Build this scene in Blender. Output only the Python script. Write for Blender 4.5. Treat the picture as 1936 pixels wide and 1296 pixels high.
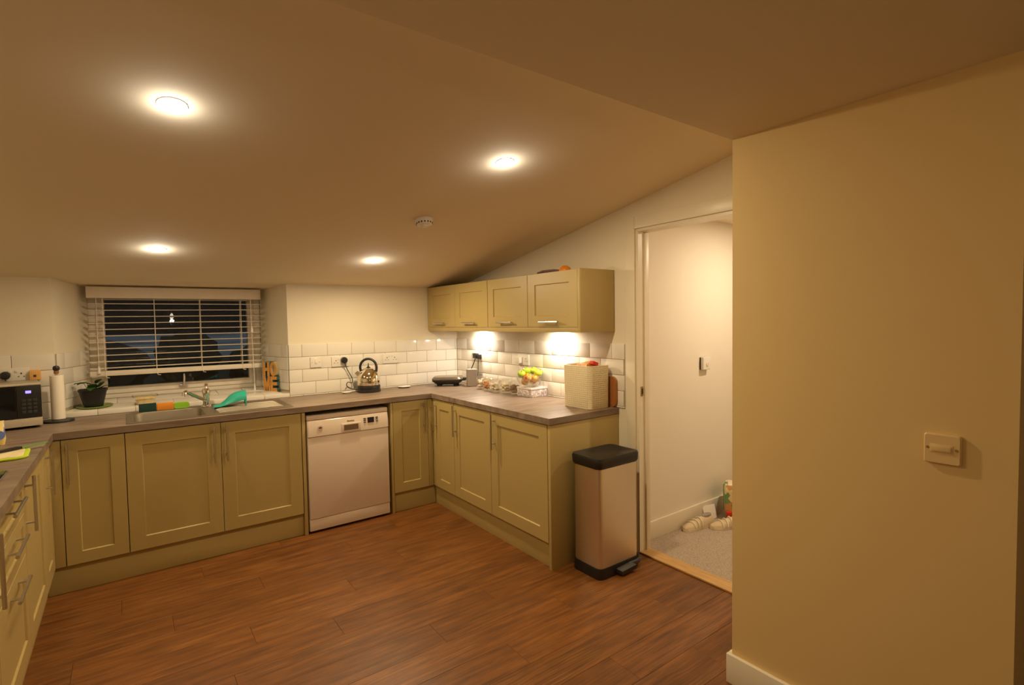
import bpy, bmesh, math, random
from mathutils import Vector, Matrix
from math import sin, cos, pi, radians, sqrt, atan
random.seed(7)
S = bpy.context.scene
COL = S.collection
for o in list(bpy.data.objects):
    bpy.data.objects.remove(o)

# ------------------------------------------------------------------ camera
cam = bpy.data.cameras.new('camera')
cam.sensor_width = 36.0
cam.lens = 18.3835
cam.clip_start = 0.02
camo = bpy.data.objects.new('camera', cam)
COL.objects.link(camo)
_R = [[0.8050679, -0.5929509, -0.0165797], [0.0380432, 0.0237191, 0.9989946], [0.5919615, 0.8048892, -0.0416533]]
camo.matrix_world = Matrix(((_R[0][0], _R[1][0], -_R[2][0], -2.56213),
                            (_R[0][1], _R[1][1], -_R[2][1], -4.37851),
                            (_R[0][2], _R[1][2], -_R[2][2], 1.48626),
                            (0, 0, 0, 1)))
S.camera = camo

# ------------------------------------------------------------------ world, exposure, lamp strengths
W = bpy.data.worlds.new('world')
S.world = W
W.use_nodes = True
W.node_tree.nodes['Background'].inputs[0].default_value = (0.006, 0.008, 0.011, 1)
W.node_tree.nodes['Background'].inputs[1].default_value = 0.5
S.view_settings.view_transform = 'Standard'
S.view_settings.look = 'None'
S.view_settings.gamma = 1.0
S.view_settings.use_curve_mapping = False
S.view_settings.exposure = 0.0
S.cycles.max_bounces = 12
S.cycles.diffuse_bounces = 6
S.cycles.glossy_bounces = 5
S.cycles.transparent_max_bounces = 16
S.cycles.sample_clamp_indirect = 4.0
S.cycles.caustics_reflective = False
S.cycles.caustics_refractive = False

SPOT_W = 13.5          # each ceiling downlight
SPOT_COL = (1.0, 0.765, 0.44)
HALO_W = 0.75  # unseen glow light added below each downlight
UNDER_W = 5.0
UNDER_COL = (1.0, 0.84, 0.66)
HALL_W = 17.0
HALL_COL = (1.0, 0.79, 0.56)
REAR_W = 8.0

sun = bpy.data.lights.new('moonlight', 'SUN'); sun.energy = 0.9; sun.color = (0.70, 0.85, 1.0); sun.angle = 0.05
suno = bpy.data.objects.new('moonlight', sun); COL.objects.link(suno)
suno.rotation_euler = (radians(35), 0, 0)      # shines from behind the house into the garden, never through the window

# ------------------------------------------------------------------ materials
def new_mat(name):
    m = bpy.data.materials.new(name)
    m.use_nodes = True
    nt = m.node_tree
    return m, nt, nt.nodes['Principled BSDF']

def mat(name, col, rough=0.5, metal=0.0, var=0.0, scale=8.0, bump=0.0, bscale=60.0, spec=None, coat=0.0, stretch=None):
    m, nt, b = new_mat(name)
    b.inputs['Base Color'].default_value = (*col, 1)
    b.inputs['Roughness'].default_value = rough
    b.inputs['Metallic'].default_value = metal
    if spec is not None:
        b.inputs['Specular IOR Level'].default_value = spec
    if coat:
        b.inputs['Coat Weight'].default_value = coat
        b.inputs['Coat Roughness'].default_value = 0.1
    if var or bump:
        tc = nt.nodes.new('ShaderNodeTexCoord')
        src = tc.outputs['Object']
        if stretch:
            mp = nt.nodes.new('ShaderNodeMapping')
            mp.inputs['Scale'].default_value = stretch
            nt.links.new(src, mp.inputs['Vector'])
            src = mp.outputs['Vector']
    if var:
        n = nt.nodes.new('ShaderNodeTexNoise')
        n.inputs['Scale'].default_value = scale
        n.inputs['Detail'].default_value = 4
        nt.links.new(src, n.inputs['Vector'])
        r = nt.nodes.new('ShaderNodeValToRGB')
        r.color_ramp.elements[0].position = 0.3
        r.color_ramp.elements[1].position = 0.7
        r.color_ramp.elements[0].color = (*[max(0, c * (1 - var)) for c in col], 1)
        r.color_ramp.elements[1].color = (*[min(1, c * (1 + var)) for c in col], 1)
        nt.links.new(n.outputs['Fac'], r.inputs['Fac'])
        nt.links.new(r.outputs['Color'], b.inputs['Base Color'])
    if bump:
        n2 = nt.nodes.new('ShaderNodeTexNoise')
        n2.inputs['Scale'].default_value = bscale
        n2.inputs['Detail'].default_value = 3
        nt.links.new(src, n2.inputs['Vector'])
        bp = nt.nodes.new('ShaderNodeBump')
        bp.inputs['Strength'].default_value = bump
        bp.inputs['Distance'].default_value = 0.002
        nt.links.new(n2.outputs['Fac'], bp.inputs['Height'])
        nt.links.new(bp.outputs['Normal'], b.inputs['Normal'])
    return m

def emit(name, col, strength):
    m, nt, b = new_mat(name)
    b.inputs['Base Color'].default_value = (0.8, 0.8, 0.8, 1)
    b.inputs['Emission Color'].default_value = (*col, 1)
    b.inputs['Emission Strength'].default_value = strength
    return m

def thin_glass(name, tint=(0.95, 0.97, 0.96), refl=1.0, rough=0.02, base=0.05):
    m = bpy.data.materials.new(name)
    m.use_nodes = True
    nt = m.node_tree
    nt.nodes.clear()
    out = nt.nodes.new('ShaderNodeOutputMaterial')
    mix = nt.nodes.new('ShaderNodeMixShader')
    tr = nt.nodes.new('ShaderNodeBsdfTransparent')
    tr.inputs['Color'].default_value = (*tint, 1)
    gl = nt.nodes.new('ShaderNodeBsdfGlossy')
    gl.inputs['Color'].default_value = (refl, refl, refl, 1)
    gl.inputs['Roughness'].default_value = rough
    lw = nt.nodes.new('ShaderNodeLayerWeight')
    pw = nt.nodes.new('ShaderNodeMath'); pw.operation = 'POWER'; pw.inputs[1].default_value = 4.0
    fr = nt.nodes.new('ShaderNodeMath'); fr.operation = 'MULTIPLY_ADD'; fr.inputs[1].default_value = 0.75; fr.inputs[2].default_value = base
    nt.links.new(lw.outputs['Facing'], pw.inputs[0])
    nt.links.new(pw.outputs[0], fr.inputs[0])
    nt.links.new(fr.outputs[0], mix.inputs[0])
    nt.links.new(tr.outputs[0], mix.inputs[1])
    nt.links.new(gl.outputs[0], mix.inputs[2])
    nt.links.new(mix.outputs[0], out.inputs[0])
    return m

def wood_planks(name):
    # brown oak-look vinyl: grain along local x, each plank its own tone
    m, nt, b = new_mat(name)
    N = nt.nodes.new
    L = nt.links.new
    tc = N('ShaderNodeTexCoord')
    oi = N('ShaderNodeObjectInfo')
    mul = N('ShaderNodeVectorMath'); mul.operation = 'SCALE'
    cmb = N('ShaderNodeCombineXYZ')
    L(oi.outputs['Random'], cmb.inputs[0]); L(oi.outputs['Random'], cmb.inputs[1]); L(oi.outputs['Random'], cmb.inputs[2])
    L(cmb.outputs[0], mul.inputs[0]); mul.inputs['Scale'].default_value = 57.0
    add = N('ShaderNodeVectorMath'); add.operation = 'ADD'
    L(tc.outputs['Object'], add.inputs[0]); L(mul.outputs[0], add.inputs[1])
    mp = N('ShaderNodeMapping'); mp.inputs['Scale'].default_value = (1.5, 34.0, 1.0)
    L(add.outputs[0], mp.inputs['Vector'])
    n1 = N('ShaderNodeTexNoise'); n1.inputs['Scale'].default_value = 1.6; n1.inputs['Detail'].default_value = 7; n1.inputs['Roughness'].default_value = 0.62; n1.inputs['Distortion'].default_value = 0.6
    L(mp.outputs[0], n1.inputs['Vector'])
    mp2 = N('ShaderNodeMapping'); mp2.inputs['Scale'].default_value = (3.0, 16.0, 1.0)
    L(add.outputs[0], mp2.inputs['Vector'])
    n2 = N('ShaderNodeTexNoise'); n2.inputs['Scale'].default_value = 1.8; n2.inputs['Detail'].default_value = 4
    L(mp2.outputs[0], n2.inputs['Vector'])
    r = N('ShaderNodeValToRGB')
    cr = r.color_ramp
    cr.elements[0].position = 0.28; cr.elements[0].color = (0.055, 0.018, 0.0040, 1)
    cr.elements[1].position = 0.74; cr.elements[1].color = (0.300, 0.112, 0.020, 1)
    e = cr.elements.new(0.5); e.color = (0.160, 0.056, 0.0100, 1)
    mixf = N('ShaderNodeMath'); mixf.operation = 'MULTIPLY_ADD'; mixf.inputs[1].default_value = 0.40; 
    L(n2.outputs['Fac'], mixf.inputs[0])
    m2 = N('ShaderNodeMath'); m2.operation = 'MULTIPLY'; m2.inputs[1].default_value = 0.60
    L(n1.outputs['Fac'], m2.inputs[0]); L(m2.outputs[0], mixf.inputs[2])
    L(mixf.outputs[0], r.inputs['Fac'])
    # fine pale cathedral grain
    w = N('ShaderNodeTexWave'); w.wave_type = 'BANDS'; w.bands_direction = 'Y'
    w.inputs['Scale'].default_value = 14.0; w.inputs['Distortion'].default_value = 9.0; w.inputs['Detail'].default_value = 2; w.inputs['Detail Scale'].default_value = 0.7
    mp3 = N('ShaderNodeMapping'); mp3.inputs['Scale'].default_value = (0.35, 1.5, 1.0)
    L(add.outputs[0], mp3.inputs['Vector']); L(mp3.outputs[0], w.inputs['Vector'])
    wr = N('ShaderNodeValToRGB'); wr.color_ramp.elements[0].position = 0.86; wr.color_ramp.elements[1].position = 1.0
    L(w.outputs['Color'], wr.inputs['Fac'])
    n3 = N('ShaderNodeTexNoise'); n3.inputs['Scale'].default_value = 3.2; L(add.outputs[0], n3.inputs['Vector'])
    nr = N('ShaderNodeValToRGB'); nr.color_ramp.elements[0].position = 0.55; nr.color_ramp.elements[1].position = 0.72
    L(n3.outputs['Fac'], nr.inputs['Fac'])
    mm = N('ShaderNodeMath'); mm.operation = 'MULTIPLY'; L(wr.outputs['Color'], mm.inputs[0]); L(nr.outputs['Color'], mm.inputs[1])
    mm2 = N('ShaderNodeMath'); mm2.operation = 'MULTIPLY'; mm2.inputs[1].default_value = 0.45; L(mm.outputs[0], mm2.inputs[0])
    mx = N('ShaderNodeMixRGB'); mx.inputs['Color2'].default_value = (0.42, 0.24, 0.09, 1)
    L(mm2.outputs[0], mx.inputs['Fac']); L(r.outputs['Color'], mx.inputs['Color1'])
    # tone per plank
    hsv = N('ShaderNodeHueSaturation')
    mr = N('ShaderNodeMapRange'); mr.inputs['To Min'].default_value = 0.90; mr.inputs['To Max'].default_value = 1.10
    L(oi.outputs['Random'], mr.inputs['Value']); L(mr.outputs[0], hsv.inputs['Value'])
    L(mx.outputs['Color'], hsv.inputs['Color']); L(hsv.outputs['Color'], b.inputs['Base Color'])
    b.inputs['Roughness'].default_value = 0.42
    bp = N('ShaderNodeBump'); bp.inputs['Strength'].default_value = 0.12; bp.inputs['Distance'].default_value = 0.002
    L(n1.outputs['Fac'], bp.inputs['Height']); L(bp.outputs['Normal'], b.inputs['Normal'])
    return m

def worktop_mat(name):
    m, nt, b = new_mat(name)
    N = nt.nodes.new; L = nt.links.new
    tc = N('ShaderNodeTexCoord')
    mp = N('ShaderNodeMapping'); mp.inputs['Scale'].default_value = (3.0, 14.0, 10.0)
    L(tc.outputs['Object'], mp.inputs['Vector'])
    n = N('ShaderNodeTexNoise'); n.inputs['Scale'].default_value = 1.2; n.inputs['Detail'].default_value = 8; n.inputs['Roughness'].default_value = 0.6
    L(mp.outputs[0], n.inputs['Vector'])
    r = N('ShaderNodeValToRGB')
    r.color_ramp.elements[0].position = 0.32; r.color_ramp.elements[0].color = (0.155, 0.105, 0.074, 1)
    r.color_ramp.elements[1].position = 0.70; r.color_ramp.elements[1].color = (0.300, 0.225, 0.165, 1)
    L(n.outputs['Fac'], r.inputs['Fac']); L(r.outputs['Color'], b.inputs['Base Color'])
    b.inputs['Roughness'].default_value = 0.42
    bp = N('ShaderNodeBump'); bp.inputs['Strength'].default_value = 0.15; bp.inputs['Distance'].default_value = 0.001
    L(n.outputs['Fac'], bp.inputs['Height']); L(bp.outputs['Normal'], b.inputs['Normal'])
    return m

def speckle(name, base, spots, scale=40.0, rough=0.6, size=0.5):
    # a print of several flat colours in voronoi cells
    m, nt, b = new_mat(name)
    N = nt.nodes.new; L = nt.links.new
    tc = N('ShaderNodeTexCoord')
    v = N('ShaderNodeTexVoronoi'); v.inputs['Scale'].default_value = scale
    L(tc.outputs['Object'], v.inputs['Vector'])
    r = N('ShaderNodeValToRGB'); r.color_ramp.interpolation = 'CONSTANT'
    sep = N('ShaderNodeSeparateColor'); L(v.outputs['Color'], sep.inputs[0])
    L(sep.outputs[0], r.inputs['Fac'])
    cols = [base] + spots
    el = r.color_ramp.elements
    el[0].color = (*cols[0], 1)
    el[1].position = size; el[1].color = (*cols[1], 1)
    for i, c in enumerate(cols[2:]):
        e = el.new(size + (1 - size) * (i + 1) / max(1, len(cols) - 1)); e.color = (*c, 1)
    L(r.outputs['Color'], b.inputs['Base Color'])
    b.inputs['Roughness'].default_value = rough
    return m

M = {}
M['wall'] = mat('white_wall_paint', (0.80, 0.74, 0.60), 0.75, bump=0.05, bscale=90)
M['warm_lit_wall'] = mat('warm_lit_wall_paint', (0.73, 0.54, 0.245), 0.7, bump=0.06, bscale=60)  # orange tone of the dim lamp light is put into this wall colour
M['hall_wall'] = mat('hall_wall_paint', (0.80, 0.74, 0.62), 0.75, bump=0.05, bscale=90)
M['ceiling'] = mat('ceiling_paint', (0.80, 0.70, 0.52), 0.85, bump=0.04, bscale=80)
M['gloss'] = mat('white_gloss_paint', (0.80, 0.74, 0.60), 0.35)
M['tile'] = mat('white_glazed_tile', (0.80, 0.765, 0.70), 0.16, spec=0.5)
M['grout'] = mat('grey_grout', (0.40, 0.35, 0.28), 0.9, var=0.1, scale=40)
M['plank'] = wood_planks('brown_oak_vinyl')
M['underlay'] = mat('floor_screed', (0.07, 0.035, 0.016), 0.8, var=0.1)
M['oak'] = mat('oak_threshold', (0.56, 0.34, 0.13), 0.4, var=0.14, scale=6, stretch=(20, 2, 20))
M['cab'] = mat('sage_cream_paint', (0.44, 0.335, 0.130), 0.42, bump=0.03, bscale=120)
M['cabin'] = mat('cabinet_inside', (0.36, 0.30, 0.16), 0.6, var=0.05)
M['dark'] = mat('dark_void', (0.02, 0.016, 0.012), 0.8, var=0.1)
M['steel'] = mat('brushed_steel', (0.62, 0.59, 0.55), 0.28, 1.0, bump=0.02, bscale=200)
M['sinksteel'] = mat('sink_steel', (0.46, 0.41, 0.34), 0.40, 1.0, bump=0.02, bscale=150)
M['chrome'] = mat('chrome', (0.80, 0.78, 0.75), 0.06, 1.0, var=0.01)
M['binsteel'] = mat('bin_steel', (0.78, 0.70, 0.56), 0.40, 1.0, bump=0.03, bscale=40, stretch=(40, 40, 1))
M['kettlesteel'] = mat('kettle_steel', (0.82, 0.74, 0.60), 0.05, 1.0, var=0.01)
M['dimwhite'] = mat('dimmed_white_plastic', (0.74, 0.54, 0.27), 0.35, var=0.01)  # white plastic, darkened and yellowed to carry the dim light on the switch
M['black'] = mat('black_plastic', (0.014, 0.013, 0.013), 0.38, var=0.1)
M['blackgloss'] = mat('black_gloss', (0.008, 0.008, 0.009), 0.10, var=0.1)
M['white'] = mat('white_plastic', (0.78, 0.75, 0.69), 0.35, var=0.01)
M['blind'] = mat('white_slat', (0.78, 0.70, 0.60), 0.42, var=0.02)
M['upvc'] = mat('white_upvc', (0.76, 0.71, 0.64), 0.3, var=0.01)
M['appliance'] = mat('white_enamel', (0.72, 0.60, 0.49), 0.32, var=0.01)
M['appliance2'] = mat('white_control_panel', (0.74, 0.63, 0.52), 0.22, var=0.01)
M['worktop'] = worktop_mat('grey_brown_laminate')
M['glass'] = thin_glass('clear_glass', (0.97, 0.97, 0.95), 1.0, 0.03, 0.11)
M['pane'] = thin_glass('window_glass', (0.90, 0.93, 0.92), 0.9, 0.0)
M['paper'] = mat('paper_towel', (0.86, 0.80, 0.70), 0.9, bump=0.2, bscale=90)
M['carpet'] = mat('brown_carpet', (0.42, 0.34, 0.26), 0.95, var=0.35, scale=220, bump=1.0, bscale=400)
M['lens'] = emit('lit_lens', (1.0, 0.96, 0.90), 30.0)
M['underlens'] = emit('lit_under_lens', (1.0, 0.95, 0.88), 25.0)
M['blue'] = emit('blue_digits', (0.05, 0.04, 1.0), 3.0)
M['redneon'] = emit('red_neon', (1.0, 0.10, 0.02), 1.6)
M['greygreen'] = mat('dark_green_scourer', (0.012, 0.045, 0.032), 0.95, bump=0.8, bscale=200)
M['orange'] = mat('orange_sponge', (0.78, 0.27, 0.02), 0.8, bump=0.4, bscale=150)
M['lime'] = mat('lime_plastic', (0.30, 0.62, 0.04), 0.45, var=0.05)
M['limeboard'] = mat('lime_rim', (0.50, 0.66, 0.02), 0.4, var=0.05)
M['teal'] = mat('teal_plastic', (0.03, 0.42, 0.31), 0.4, var=0.04)
M['leaf'] = mat('leaf_green', (0.035, 0.11, 0.018), 0.5, var=0.3, scale=30)
M['soil'] = mat('soil', (0.02, 0.013, 0.008), 0.95, bump=1.0, bscale=150)
M['orangewood'] = mat('orange_wood_face', (0.62, 0.29, 0.055), 0.5, var=0.12, scale=10, stretch=(1, 1, 6))
M['bluegreen'] = mat('blue_green_paint', (0.09, 0.20, 0.21), 0.5, var=0.1)
M['creampaint'] = mat('cream_paint', (0.80, 0.70, 0.47), 0.5, var=0.03)
M['ivory'] = mat('ivory_ceramic', (0.74, 0.66, 0.46), 0.4, var=0.02)
M['applegreen'] = mat('green_apple_skin', (0.38, 0.52, 0.035), 0.28, var=0.3, scale=20)
M['applered'] = mat('red_yellow_apple_skin', (0.80, 0.36, 0.03), 0.28, var=0.0)
M['stem'] = mat('apple_stem', (0.10, 0.05, 0.02), 0.8, var=0.1)
M['boxprint'] = speckle('lilac_grey_print', (0.52, 0.46, 0.44), [(0.30, 0.26, 0.28), (0.74, 0.68, 0.64), (0.42, 0.36, 0.38)], 90, 0.5, 0.4)
M['boxlid'] = mat('lilac_lid', (0.66, 0.58, 0.56), 0.4, var=0.04)
M['greybox'] = mat('grey_fabric', (0.30, 0.255, 0.22), 0.8, bump=0.5, bscale=250)
M['garlic'] = mat('white_garlic', (0.80, 0.70, 0.55), 0.6, var=0.12, scale=40)
M['nuts'] = mat('orange_brown_nuts', (0.55, 0.23, 0.06), 0.6, var=0.3, scale=60)
M['pasta'] = mat('pale_pasta', (0.72, 0.62, 0.42), 0.6, var=0.2, scale=60)
M['tea'] = mat('brown_tea', (0.25, 0.13, 0.06), 0.7, var=0.4, scale=80)
M['boardwood'] = mat('dark_wood_board', (0.36, 0.135, 0.035), 0.45, var=0.25, scale=5, stretch=(6, 6, 1))
M['red'] = mat('red_fabric', (0.62, 0.035, 0.02), 0.6, var=0.1)
M['purple'] = mat('purple_bag', (0.20, 0.12, 0.14), 0.6, var=0.3, scale=50)
M['shoe'] = mat('beige_shoe', (0.62, 0.50, 0.32), 0.7, bump=0.3, bscale=100)
M['sole'] = mat('cream_sole', (0.74, 0.65, 0.48), 0.6, var=0.05)
M['bagprint'] = speckle('leaf_print_bag', (0.70, 0.58, 0.30), [(0.16, 0.30, 0.10), (0.75, 0.68, 0.48), (0.55, 0.28, 0.10)], 24, 0.7, 0.45)
M['baggreen'] = mat('bag_green_side', (0.06, 0.22, 0.10), 0.7, var=0.1)
M['packet'] = speckle('food_packet_print', (0.78, 0.62, 0.22), [(0.72, 0.66, 0.56), (0.10, 0.16, 0.42)], 22, 0.35, 0.6)
M['packetblue'] = mat('packet_blue', (0.10, 0.16, 0.45), 0.35, var=0.1)
M['boardwhite'] = mat('worn_white_board', (0.80, 0.70, 0.42), 0.5, var=0.12, scale=20)
M['tubfood'] = mat('pale_food', (0.74, 0.58, 0.28), 0.7, var=0.15, scale=30)
M['foliage'] = mat('dark_foliage', (0.010, 0.014, 0.008), 0.9, var=0.4, scale=6)
M['bark'] = mat('bark', (0.02, 0.015, 0.01), 0.9, bump=1.0, bscale=30)
M['lawn'] = mat('night_lawn', (0.020, 0.026, 0.014), 0.95, var=0.4, scale=3)
M['field'] = mat('pale_night_field', (0.22, 0.25, 0.27), 0.95, var=0.5, scale=0.12)
M['brass'] = mat('brass_plate', (0.45, 0.30, 0.10), 0.3, 1.0, var=0.1)
M['darkprint'] = mat('dark_print', (0.05, 0.04, 0.04), 0.4, var=0.05)
M['lcd'] = mat('dark_display', (0.02, 0.016, 0.03), 0.15, var=0.1)
M['recess'] = mat('grip_recess', (0.16, 0.10, 0.06), 0.5, var=0.05)

def apple_red():
    m = M['applered']; nt = m.node_tree; b = nt.nodes['Principled BSDF']
    tc = nt.nodes.new('ShaderNodeTexCoord'); n = nt.nodes.new('ShaderNodeTexNoise'); n.inputs['Scale'].default_value = 22
    nt.links.new(tc.outputs['Object'], n.inputs['Vector'])
    r = nt.nodes.new('ShaderNodeValToRGB')
    r.color_ramp.elements[0].position = 0.40; r.color_ramp.elements[0].color = (0.50, 0.09, 0.015, 1)
    r.color_ramp.elements[1].position = 0.58; r.color_ramp.elements[1].color = (0.80, 0.50, 0.05, 1)
    nt.links.new(n.outputs['Fac'], r.inputs['Fac']); nt.links.new(r.outputs['Color'], b.inputs['Base Color'])
apple_red()

def weave():
    # basket-weave relief for the ivory crock
    m = M['ivory']; nt = m.node_tree; b = nt.nodes['Principled BSDF']
    tc = nt.nodes.new('ShaderNodeTexCoord')
    mp = nt.nodes.new('ShaderNodeMapping'); mp.inputs['Rotation'].default_value = (0, 0, radians(45))
    mp.inputs['Scale'].default_value = (1, 1, 1)
    nt.links.new(tc.outputs['Object'], mp.inputs[0])
    c = nt.nodes.new('ShaderNodeTexVoronoi'); c.inputs['Scale'].default_value = 75; c.inputs['Randomness'].default_value = 0.0
    nt.links.new(mp.outputs[0], c.inputs['Vector'])
    bp = nt.nodes.new('ShaderNodeBump'); bp.inputs['Strength'].default_value = 0.6; bp.inputs['Distance'].default_value = 0.004
    nt.links.new(c.outputs['Distance'], bp.inputs['Height']); nt.links.new(bp.outputs['Normal'], b.inputs['Normal'])
weave()

# ------------------------------------------------------------------ mesh helpers
def add_box(bm, lo, hi, bev=0.0, seg=2, mtx=None, mi=0):
    t = bmesh.new()
    bmesh.ops.create_cube(t, size=1.0)
    lo = Vector(lo); hi = Vector(hi)
    for v in t.verts:
        v.co = Vector(((v.co.x + .5) * (hi.x - lo.x) + lo.x, (v.co.y + .5) * (hi.y - lo.y) + lo.y, (v.co.z + .5) * (hi.z - lo.z) + lo.z))
    if bev:
        bmesh.ops.bevel(t, geom=list(t.edges), offset=bev, segments=seg, affect='EDGES', profile=0.6)
    _merge(bm, t, mtx, mi)

def _merge(bm, t, mtx=None, mi=0):
    if mtx is not None:
        bmesh.ops.transform(t, matrix=mtx, verts=t.verts)
    mp = {}
    for v in t.verts:
        mp[v] = bm.verts.new(v.co)
    for f in t.faces:
        try:
            g = bm.faces.new([mp[v] for v in f.verts]); g.material_index = mi
        except ValueError:
            pass
    t.free()

def add_loft(bm, loops, cap0=True, cap1=True, mtx=None, mi=0, closed=True):
    t = bmesh.new()
    rows = [[t.verts.new(Vector(p)) for p in lp] for lp in loops]
    n = len(rows[0])
    for a, b in zip(rows[:-1], rows[1:]):
        for i in range(n if closed else n - 1):
            j = (i + 1) % n
            try: t.faces.new((a[i], a[j], b[j], b[i]))
            except ValueError: pass
    if cap0: t.faces.new(list(reversed(rows[0])))
    if cap1: t.faces.new(rows[-1])
    bmesh.ops.recalc_face_normals(t, faces=t.faces)
    _merge(bm, t, mtx, mi)

def circ(r, z, n=24, cx=0, cy=0, ry=None):
    ry = r if ry is None else ry
    return [(cx + r * cos(2 * pi * i / n), cy + ry * sin(2 * pi * i / n), z) for i in range(n)]

def rrect(w, d, r, z, n=4, cx=0, cy=0):
    r = min(r, w / 2 - 1e-4, d / 2 - 1e-4)
    out = []
    for k, (sx, sy) in enumerate(((1, 1), (-1, 1), (-1, -1), (1, -1))):
        for i in range(n + 1):
            a = pi / 2 * (k + i / n)
            out.append((cx + sx * (w / 2 - r) + r * cos(a), cy + sy * (d / 2 - r) + r * sin(a), z))
    return out

def add_lathe(bm, prof, n=24, cap0=True, cap1=True, mtx=None, mi=0):
    add_loft(bm, [circ(max(r, 1e-4), z, n) for r, z in prof], cap0, cap1, mtx, mi)

def add_tube(bm, pts, r, n=8, mtx=None, mi=0, taper=None):
    pts = [Vector(p) for p in pts]
    loops = []
    up = Vector((0, 0, 1))
    prev = None
    for i, p in enumerate(pts):
        d = (pts[min(i + 1, len(pts) - 1)] - pts[max(i - 1, 0)])
        d.normalize()
        if prev is None:
            a = up if abs(d.z) < 0.9 else Vector((1, 0, 0))
            u = d.cross(a).normalized()
        else:
            u = (prev - d * prev.dot(d)).normalized()
        prev = u
        w = d.cross(u)
        rr = r if taper is None else r * taper[i]
        loops.append([tuple(p + u * (rr * cos(2 * pi * k / n)) + w * (rr * sin(2 * pi * k / n))) for k in range(n)])
    add_loft(bm, loops, True, True, mtx, mi)

def spline(pts, k=8):
    pts = [Vector(p) for p in pts]
    P = [pts[0] * 2 - pts[1]] + pts + [pts[-1] * 2 - pts[-2]]
    out = []
    for i in range(1, len(P) - 2):
        for j in range(k):
            t = j / k
            a, b, c, d = P[i - 1], P[i], P[i + 1], P[i + 2]
            out.append(0.5 * ((2 * b) + (c - a) * t + (2 * a - 5 * b + 4 * c - d) * t * t + (3 * b - a - 3 * c + d) * t ** 3))
    out.append(pts[-1])
    return out

def add_prism(bm, poly, z0, z1, axis='z', mtx=None, mi=0, bev=0.0):
    def m(p, h):
        if axis == 'z': return (p[0], p[1], h)
        if axis == 'x': return (h, p[0], p[1])
        return (p[0], h, p[1])
    t = bmesh.new()
    a = [t.verts.new(m(p, z0)) for p in poly]
    b = [t.verts.new(m(p, z1)) for p in poly]
    n = len(poly)
    t.faces.new(a); t.faces.new(list(reversed(b)))
    for i in range(n):
        t.faces.new((a[i], b[i], b[(i + 1) % n], a[(i + 1) % n]))
    bmesh.ops.recalc_face_normals(t, faces=t.faces)
    if bev:
        bmesh.ops.bevel(t, geom=list(t.edges), offset=bev, segments=2, affect='EDGES')
    _merge(bm, t, mtx, mi)

def obj(name, bm, m, parent=None, loc=(0, 0, 0), rot=(0, 0, 0), smooth=True, ang=35):
    me = bpy.data.meshes.new(name)
    bm.to_mesh(me); bm.free()
    for x in (m if isinstance(m, (list, tuple)) else [m]):
        me.materials.append(x)
    if smooth:
        for p in me.polygons: p.use_smooth = True
        me.set_sharp_from_angle(angle=radians(ang))
    o = bpy.data.objects.new(name, me)
    COL.objects.link(o)
    o.parent = parent
    o.location = loc; o.rotation_euler = rot
    return o

def B(): return bmesh.new()

def box(name, lo, hi, m, parent=None, bev=0.0, **k):
    b = B(); add_box(b, lo, hi, bev); return obj(name, b, m, parent, **k)

def tag(o, label, cat, group=None):
    o['label'] = label; o['category'] = cat
    if group: o['group'] = group
    return o

def thing(name, label, cat, loc=(0, 0, 0), rz=0.0, group=None, rot=None):
    o = bpy.data.objects.new(name, None); COL.objects.link(o)
    o.empty_display_size = 0.05
    o.location = loc; o.rotation_euler = rot if rot else (0, 0, rz)
    return tag(o, label, cat, group)

def struct(o):
    o['kind'] = 'structure'; return o

def light(name, kind, parent, loc, energy, col, size=0.05, rot=(0, 0, 0), spread=None):
    l = bpy.data.lights.new(name, kind)
    l.energy = energy; l.color = col
    if kind == 'AREA':
        l.shape = 'DISK'; l.size = size
        if spread: l.spread = spread
    else:
        l.shadow_soft_size = size
    o = bpy.data.objects.new(name, l); COL.objects.link(o)
    o.parent = parent; o.location = loc; o.rotation_euler = rot
    return o

# ------------------------------------------------------------------ geometry constants
SL = 0.183; Z0 = 1.805                 # sloped ceiling z = Z0 - SL*y
YE = -3.227; ZF = 2.177                # edge and height of the low flat ceiling
WT = 0.91                              # worktop top
XL = -3.51                             # left wall
def zc(y): return Z0 - SL * y

# ------------------------------------------------------------------ SETTING
# sloped ceiling, continuing into the window recess
b = B()
prof = [(0.60, 1.775), (0.42, 1.775), (0.0, Z0), (YE - 0.02, zc(YE - 0.02)), (YE - 0.02, zc(YE) + 0.15), (0.60, 1.98)]
add_prism(b, prof, XL - 0.2, 0.12, 'x')
struct(obj('ceiling', b, M['ceiling'], smooth=False))
b = B(); add_box(b, (XL - 0.2, -7.6, ZF), (1.2, YE, zc(YE) + 0.15))
struct(obj('ceiling.001', b, M['ceiling'], smooth=False))

# back wall with splayed window recess
b = B()
add_prism(b, [(XL - 0.2, 0), (-2.935, 0), (-2.785, 0.42), (-2.785, 0.60), (XL - 0.2, 0.60)], 0, 1.86)
add_prism(b, [(-1.54, 0), (0.10, 0), (0.10, 0.60), (-1.655, 0.60), (-1.655, 0.42)], 0, 1.86)
sillpoly = [(0.0, 0.0), (0.60, 0.0), (0.60, 0.962), (0.42, 0.962), (0.0, 0.936)]
add_prism(b, sillpoly, -2.93, -1.545, 'x')
wall_back = struct(obj('wall_back', b, M['wall'], smooth=False))

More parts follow.
